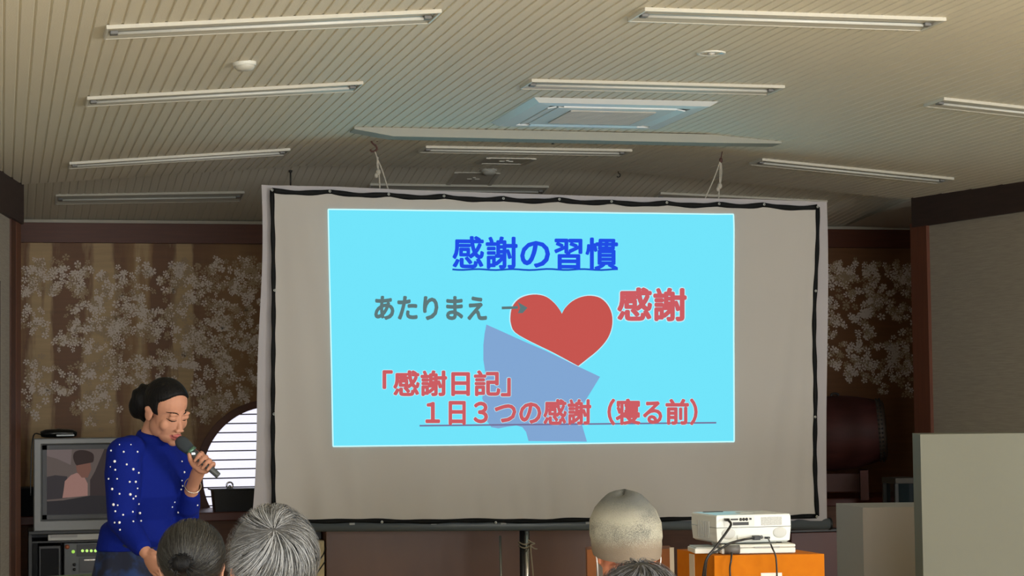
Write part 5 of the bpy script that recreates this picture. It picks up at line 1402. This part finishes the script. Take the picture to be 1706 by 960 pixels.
def seated(px, py_top, D, label, skin, k=1.0, turn=0.0, pitch=0.0, top=0.121, coat=(60, 62, 70), wide=0.0):
    """seated listener: head top at the pixel, looking at the screen"""
    f = (Matrix.Rotation(turn, 3, 'Z') @ Vector((0, 1, 0))).normalized(); R = hframe(f, pitch); left = R @ Vector((1, 0, 0)); left.z = 0; left.normalize()
    tp = P(px, py_top, D); c = tp - UZ * top * k
    nk = c + Vector((0, 0, -0.155)) - f * 0.035; ch = nk - UZ * 0.22 - f * 0.01; hip = Vector((ch.x, ch.y, 0.53)) - f * 0.02
    bm = NB(); head_shape(bm, c, R, k)
    tube(bm, [c + R @ Vector((0, 0.03, -0.04)), c.lerp(nk, 0.6) - f * 0.012, nk - UZ * 0.03], [0.052, 0.054, 0.064], 18)
    tp_ = [nk - UZ * 0.02, nk - UZ * 0.065, ch + UZ * 0.06, ch - UZ * 0.06, hip + UZ * 0.1, hip]
    tr = [(0.07, 0.065), (0.14, 0.08), (0.175, 0.105), (0.165, 0.105), (0.15, 0.11), (0.165, 0.12)]
    tube(bm, tp_, tr, 22, axis=left)
    arms, legs = [], []
    for s in (-1, 1):
        sh = nk - UZ * 0.085 + left * s * 0.165; el = sh - UZ * 0.26 + left * s * 0.03 + f * 0.03; wr_ = el + f * 0.20 - UZ * 0.045 - left * s * 0.06
        limb(bm, [sh, sh.lerp(el, 0.5), el, el.lerp(wr_, 0.5), wr_], [0.052, 0.046, 0.04, 0.034, 0.026]); arms.append((sh, el, wr_))
        hand_open(bm, wr_, f - UZ * 0.15, -UZ, -left * s, 0.95, 0.7)
        hj = hip + left * s * 0.085; kn = Vector((hj.x, hj.y, 0.50)) + f * 0.40 + left * s * 0.03; an = Vector((kn.x, kn.y, 0.085)) - f * 0.02
        limb(bm, [hj, hj.lerp(kn, 0.5), kn, kn.lerp(an, 0.4), an], [0.088, 0.074, 0.056, 0.052, 0.038]); legs.append((hj, kn, an))
        tube(bm, [an - UZ * 0.03 - f * 0.05, an - UZ * 0.04 + f * 0.07, an - UZ * 0.055 + f * 0.17], [(0.037, 0.05), (0.043, 0.042), (0.036, 0.026)], 14, axis=left)
    me = remesh(bm, 0.0046, 3); o = obj('person', me, skin, None, True); tag(o, label, 'person')
    bm = NB(); tube(bm, [nk + UZ * 0.004, *tp_[0:]], [(0.074, 0.07)] + [(a + 0.012, b + 0.012) for a, b in tr], 26, axis=left)
    for sh, el, wr_ in arms: limb(bm, [sh, sh.lerp(el, 0.5), el, el.lerp(wr_, 0.5), el.lerp(wr_, 0.92)], [0.066, 0.06, 0.053, 0.046, 0.038], 16)
    me = remesh(bm, 0.009, 5); obj('jacket', me, mat('jacket_%d_%d_%d' % coat, coat, 0.85, bump=(120, 0.2, (1, 1, 1))), o, True)
    bm = NB(); tube(bm, [hip + UZ * 0.04, hip - UZ * 0.05], [(0.172, 0.128), (0.17, 0.12)], 22, axis=left)
    for hj, kn, an in legs: limb(bm, [hj, hj.lerp(kn, 0.5), kn, kn.lerp(an, 0.4), an + UZ * 0.03], [0.1, 0.086, 0.068, 0.062, 0.056], 16)
    me = remesh(bm, 0.009, 5); obj('trousers', me, mat('trousers_dark', (42, 42, 48), 0.85), o, True)
    for hj, kn, an in legs:
        bm = NB(); tube(bm, [an - UZ * 0.042 - f * 0.065, an - UZ * 0.042 + f * 0.07, an - UZ * 0.055 + f * 0.185], [(0.043, 0.043), (0.05, 0.043), (0.04, 0.03)], 16, axis=left); obj('shoe', bm, M_black, o, True)
    return o, c, R, k
def backcut(p):      # bare face and nape
    f = sm(-p.y, 0.030, 0.05) * (1 - sm(p.z, 0.06, 0.075))
    lows = sm(-p.z, 0.03, 0.05) * sm(-p.y, -0.03, -0.01)
    return max(f, lows, sm(-p.z, 0.088, 0.105))

# dark hair with a bun, front left
o, c, R, k = seated(318, 866, 5.2, 'seated listener with dark greying hair tied in a small dark bun, lower left', M_skin, 0.93, 0.0, math.radians(6), 0.130, (44, 44, 52))
hr = (0.085, 0.104, 0.092)
obj('hair', cap_shell(c, R, k, hr, backcut, 0.84), mat('hair_dark_brown', (26, 25, 24), 0.5), o, True)
bun = Vector((0.036, 0.112, 0.012))
strands('hair_strands', c, R, k, hr, (0.0, -0.5, 0.85), 1500, 1.3, hair_mat('strand_dark', (9, 9, 9), (66, 66, 63), 0.5, 0.7), o, 0.0009, 0.003, -0.09, seed=4, swirl=0.1, gather=bun - Vector((0, 0.014, 0.036)))
bm = NB(); ell(bm, c + R @ (bun * k), (0.026, 0.024, 0.024), R, 20, 14)
for v in bm.verts: v.co += (v.co - c - R @ (bun * k)) * 0.08 * math.sin(v.co.x * 500 + v.co.z * 300)
for i in range(26):
    a = random.uniform(0, 6.28); q = c + R @ (bun * k); dv = R @ Vector((math.cos(a), 0.5, math.sin(a)))
    tube(bm, [q, q + dv * 0.02, q + dv * 0.032 - UZ * 0.006], [0.004, 0.003, 0.001], 6)
obj('hair_bun', bm, M_bhair, o, True)
bm = NB(); q = c + R @ (bun * k) - R @ Vector((0, 0.012, 0)); tube(bm, [q + R @ Vector((0.024 * math.cos(a), 0, 0.024 * math.sin(a))) for a in [j * PI / 10 for j in range(21)]], 0.004, 8, caps=False)
obj('hair_tie', bm, M_black, o, True)

# grey haired listener
o, c, R, k = seated(452, 850, 4.3, 'seated listener with thick short grey hair whirling from the crown', M_dsk, 0.99, 0.0, 0.04, 0.128, (72, 74, 80))
hr = (0.086, 0.106, 0.094)
obj('hair', cap_shell(c, R, k, hr, backcut, 0.84), mat('hair_grey_base', (62, 62, 62), 0.6), o, True)
strands('hair_strands', c, R, k, hr, (0.08, 0.80, 0.52), 5200, 1.15, hair_mat('strand_grey', (34, 36, 38), (158, 160, 162), 0.45, 0.5), o, 0.00065, 0.007, -0.098, seed=8, swirl=0.45)

# man in the mottled knit cap
o, c, R, k = seated(1041, 815, 5.7, 'seated man in a mottled grey-beige felt cap with a mask loop at his ear', M_dsk, 1.0, -0.06, 0.0, 0.158, (70, 66, 62))
def capcut(p): return max(sm(-p.y, 0.030, 0.05) * (1 - sm(p.z, 0.05, 0.065)), sm(-p.z, 0.085, 0.10), sm(-p.z, 0.02, 0.04) * sm(-p.y, -0.045, -0.02))
obj('hair', cap_shell(c, R, k, (0.077, 0.100, 0.088), capcut, 0.85), mat('hair_white_base', (176, 166, 154), 0.6), o, True)
strands('hair_strands', c, R, k, (0.079, 0.102, 0.09), (0, -0.2, 1), 1500, 0.6, hair_mat('strand_white', (120, 112, 102), (226, 222, 214), 0.5, 0.4), o, 0.0008, 0.006, -0.085, seed=12, swirl=0.0, ymin=-0.02)
bm = NB(); S_, T_ = 72, 64; rings = []
for j in range(T_ + 1):
    t_ = j / T_
    z_ = lerp(-0.016, 0.160, t_) - 0.009 * sm(t_, 0.86, 1.0)
    prof_ = float(np.interp(t_, [0, 0.05, 0.16, 0.30, 0.50, 0.68, 0.80, 0.90, 0.965, 1.0], [0.97, 0.99, 1.01, 1.04, 1.02, 0.87, 0.67, 0.46, 0.30, 0.0]))
    ring_ = []
    for i in range(S_):
        a = 2 * PI * i / S_
        fold = 1 + 0.018 * math.sin(3 * a + 1.2) * math.sin(PI * t_) - 0.014 * math.exp(-((t_ - 0.22 - 0.05 * math.sin(a)) / 0.03) ** 2)
        x_ = 0.0925 * prof_ * fold * math.cos(a); y_ = 0.115 * prof_ * fold * math.sin(a) + 0.012
        zz = z_ - 0.016 * math.sin(a) * (1 - t_) + 0.006 * math.sin(a + 0.6) * t_ * (1 - t_) * 4 - 0.008 * math.sin(2 * a) * t_
        ring_.append(bm.verts.new(c + R @ (Vector((x_ + 0.004 * t_, y_, zz)) * k)))
    rings.append(ring_)
for a_, b_ in zip(rings, rings[1:]):
    for i in range(S_): bm.faces.new((a_[i], a_[(i + 1) % S_], b_[(i + 1) % S_], b_[i]))
bmesh.ops.remove_doubles(bm, verts=bm.verts[:], dist=0.0004)
def felt():
    m = bpy.data.materials.new('cap_felt'); m.use_nodes = True; nt = m.node_tree; b = nt.nodes['Principled BSDF']
    tc = nt.nodes.new('ShaderNodeTexCoord'); n = nt.nodes.new('ShaderNodeTexNoise'); n.inputs['Scale'].default_value = 420; n.inputs['Detail'].default_value = 3
    nt.links.new(tc.outputs['Object'], n.inputs['Vector'])
    n2 = nt.nodes.new('ShaderNodeTexNoise'); n2.inputs['Scale'].default_value = 13; n2.inputs['Detail'].default_value = 2
    nt.links.new(tc.outputs['Object'], n2.inputs['Vector'])
    mx = nt.nodes.new('ShaderNodeMath'); mx.operation = 'MULTIPLY_ADD'; mx.inputs[1].default_value = 0.9; nt.links.new(n2.outputs['Fac'], mx.inputs[0]); nt.links.new(n.outputs['Fac'], mx.inputs[2])
    r = nt.nodes.new('ShaderNodeValToRGB'); r.color_ramp.elements[0].position = 0.68; r.color_ramp.elements[1].position = 1.2 - 0.2
    r.color_ramp.elements[0].color = rgb((104, 104, 99)); r.color_ramp.elements[1].color = rgb((162, 159, 144))
    nt.links.new(mx.outputs[0], r.inputs['Fac'])
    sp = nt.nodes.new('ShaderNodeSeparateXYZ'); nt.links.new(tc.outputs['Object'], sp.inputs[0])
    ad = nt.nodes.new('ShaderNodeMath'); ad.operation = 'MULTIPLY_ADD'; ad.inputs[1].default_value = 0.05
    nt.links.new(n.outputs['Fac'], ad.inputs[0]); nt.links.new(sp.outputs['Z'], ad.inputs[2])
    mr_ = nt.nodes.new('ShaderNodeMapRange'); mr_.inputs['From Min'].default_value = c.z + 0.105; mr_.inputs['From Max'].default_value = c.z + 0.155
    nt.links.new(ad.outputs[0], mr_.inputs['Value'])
    m2_ = nt.nodes.new('ShaderNodeMix'); m2_.data_type = 'RGBA'; m2_.inputs[7].default_value = rgb((98, 100, 98))      # darker grey towards the crown
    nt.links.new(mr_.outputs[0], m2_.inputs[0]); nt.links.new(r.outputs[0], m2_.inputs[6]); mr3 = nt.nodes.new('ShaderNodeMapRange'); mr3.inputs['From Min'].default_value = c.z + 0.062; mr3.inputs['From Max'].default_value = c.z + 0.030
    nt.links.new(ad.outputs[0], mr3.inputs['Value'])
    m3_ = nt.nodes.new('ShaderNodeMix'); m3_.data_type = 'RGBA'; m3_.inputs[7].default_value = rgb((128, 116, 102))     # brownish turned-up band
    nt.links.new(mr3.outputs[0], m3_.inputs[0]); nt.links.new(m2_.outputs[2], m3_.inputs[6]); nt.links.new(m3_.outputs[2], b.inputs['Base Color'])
    b.inputs['Roughness'].default_value = 0.95; b.inputs['Specular IOR Level'].default_value = 0.1
    bp = nt.nodes.new('ShaderNodeBump'); bp.inputs['Strength'].default_value = 0.5; bp.inputs['Distance'].default_value = 0.004
    nt.links.new(n.outputs['Fac'], bp.inputs['Height']); nt.links.new(bp.outputs[0], b.inputs['Normal'])
    return m
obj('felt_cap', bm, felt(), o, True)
M_mask = mat('mask_white', (226, 226, 226), 0.8)
for s in (-1, 1):
    bm = NB(); tube(bm, spline([c + R @ (Vector(q) * k) for q in ((0.066 * s, -0.045, -0.035), (0.078 * s, -0.01, -0.012), (0.086 * s, 0.02, -0.01), (0.087 * s, 0.036, -0.025), (0.084 * s, 0.03, -0.05), (0.076 * s, 0.0, -0.075), (0.06 * s, -0.045, -0.09))], 24), 0.0016, 8); ob_ = obj('mask_loop', bm, M_mask, o, True)
bm = NB(); g = []
for j in range(9):
    row = []
    for i in range(13):
        a = lerp(-1.15, 1.15, i / 12); z_ = lerp(-0.025, -0.105, j / 8); b_ = 1 + 0.14 * math.sin(PI * j / 8)
        row.append(bm.verts.new(c + R @ (Vector((0.072 * math.sin(a), -0.035 - 0.078 * math.cos(a) * b_, z_)) * k)))
    g.append(row)
for j in range(8):
    for i in range(12): bm.faces.new((g[j][i], g[j][i + 1], g[j + 1][i + 1], g[j + 1][i]))
bmesh.ops.solidify(bm, geom=bm.faces[:], thickness=0.002); obj('face_mask', bm, M_mask, o, True)

# nearest listener, only the top of the head shows
o, c, R, k = seated(1062, 936, 4.2, 'dark grey head of hair at the bottom edge, in front of the capped man', M_skin, 0.96, 0.0, 0.05, 0.130, (50, 52, 60))
hr = (0.086, 0.106, 0.093)
obj('hair', cap_shell(c, R, k, hr, backcut, 0.84), mat('hair_blue_black', (30, 32, 36), 0.5), o, True)
strands('hair_strands', c, R, k, hr, (0.1, 0.3, 0.95), 2400, 1.2, hair_mat('strand_blue_grey', (28, 30, 34), (120, 122, 130), 0.42, 0.6), o, 0.0009, 0.006, -0.095, seed=15, swirl=0.6)
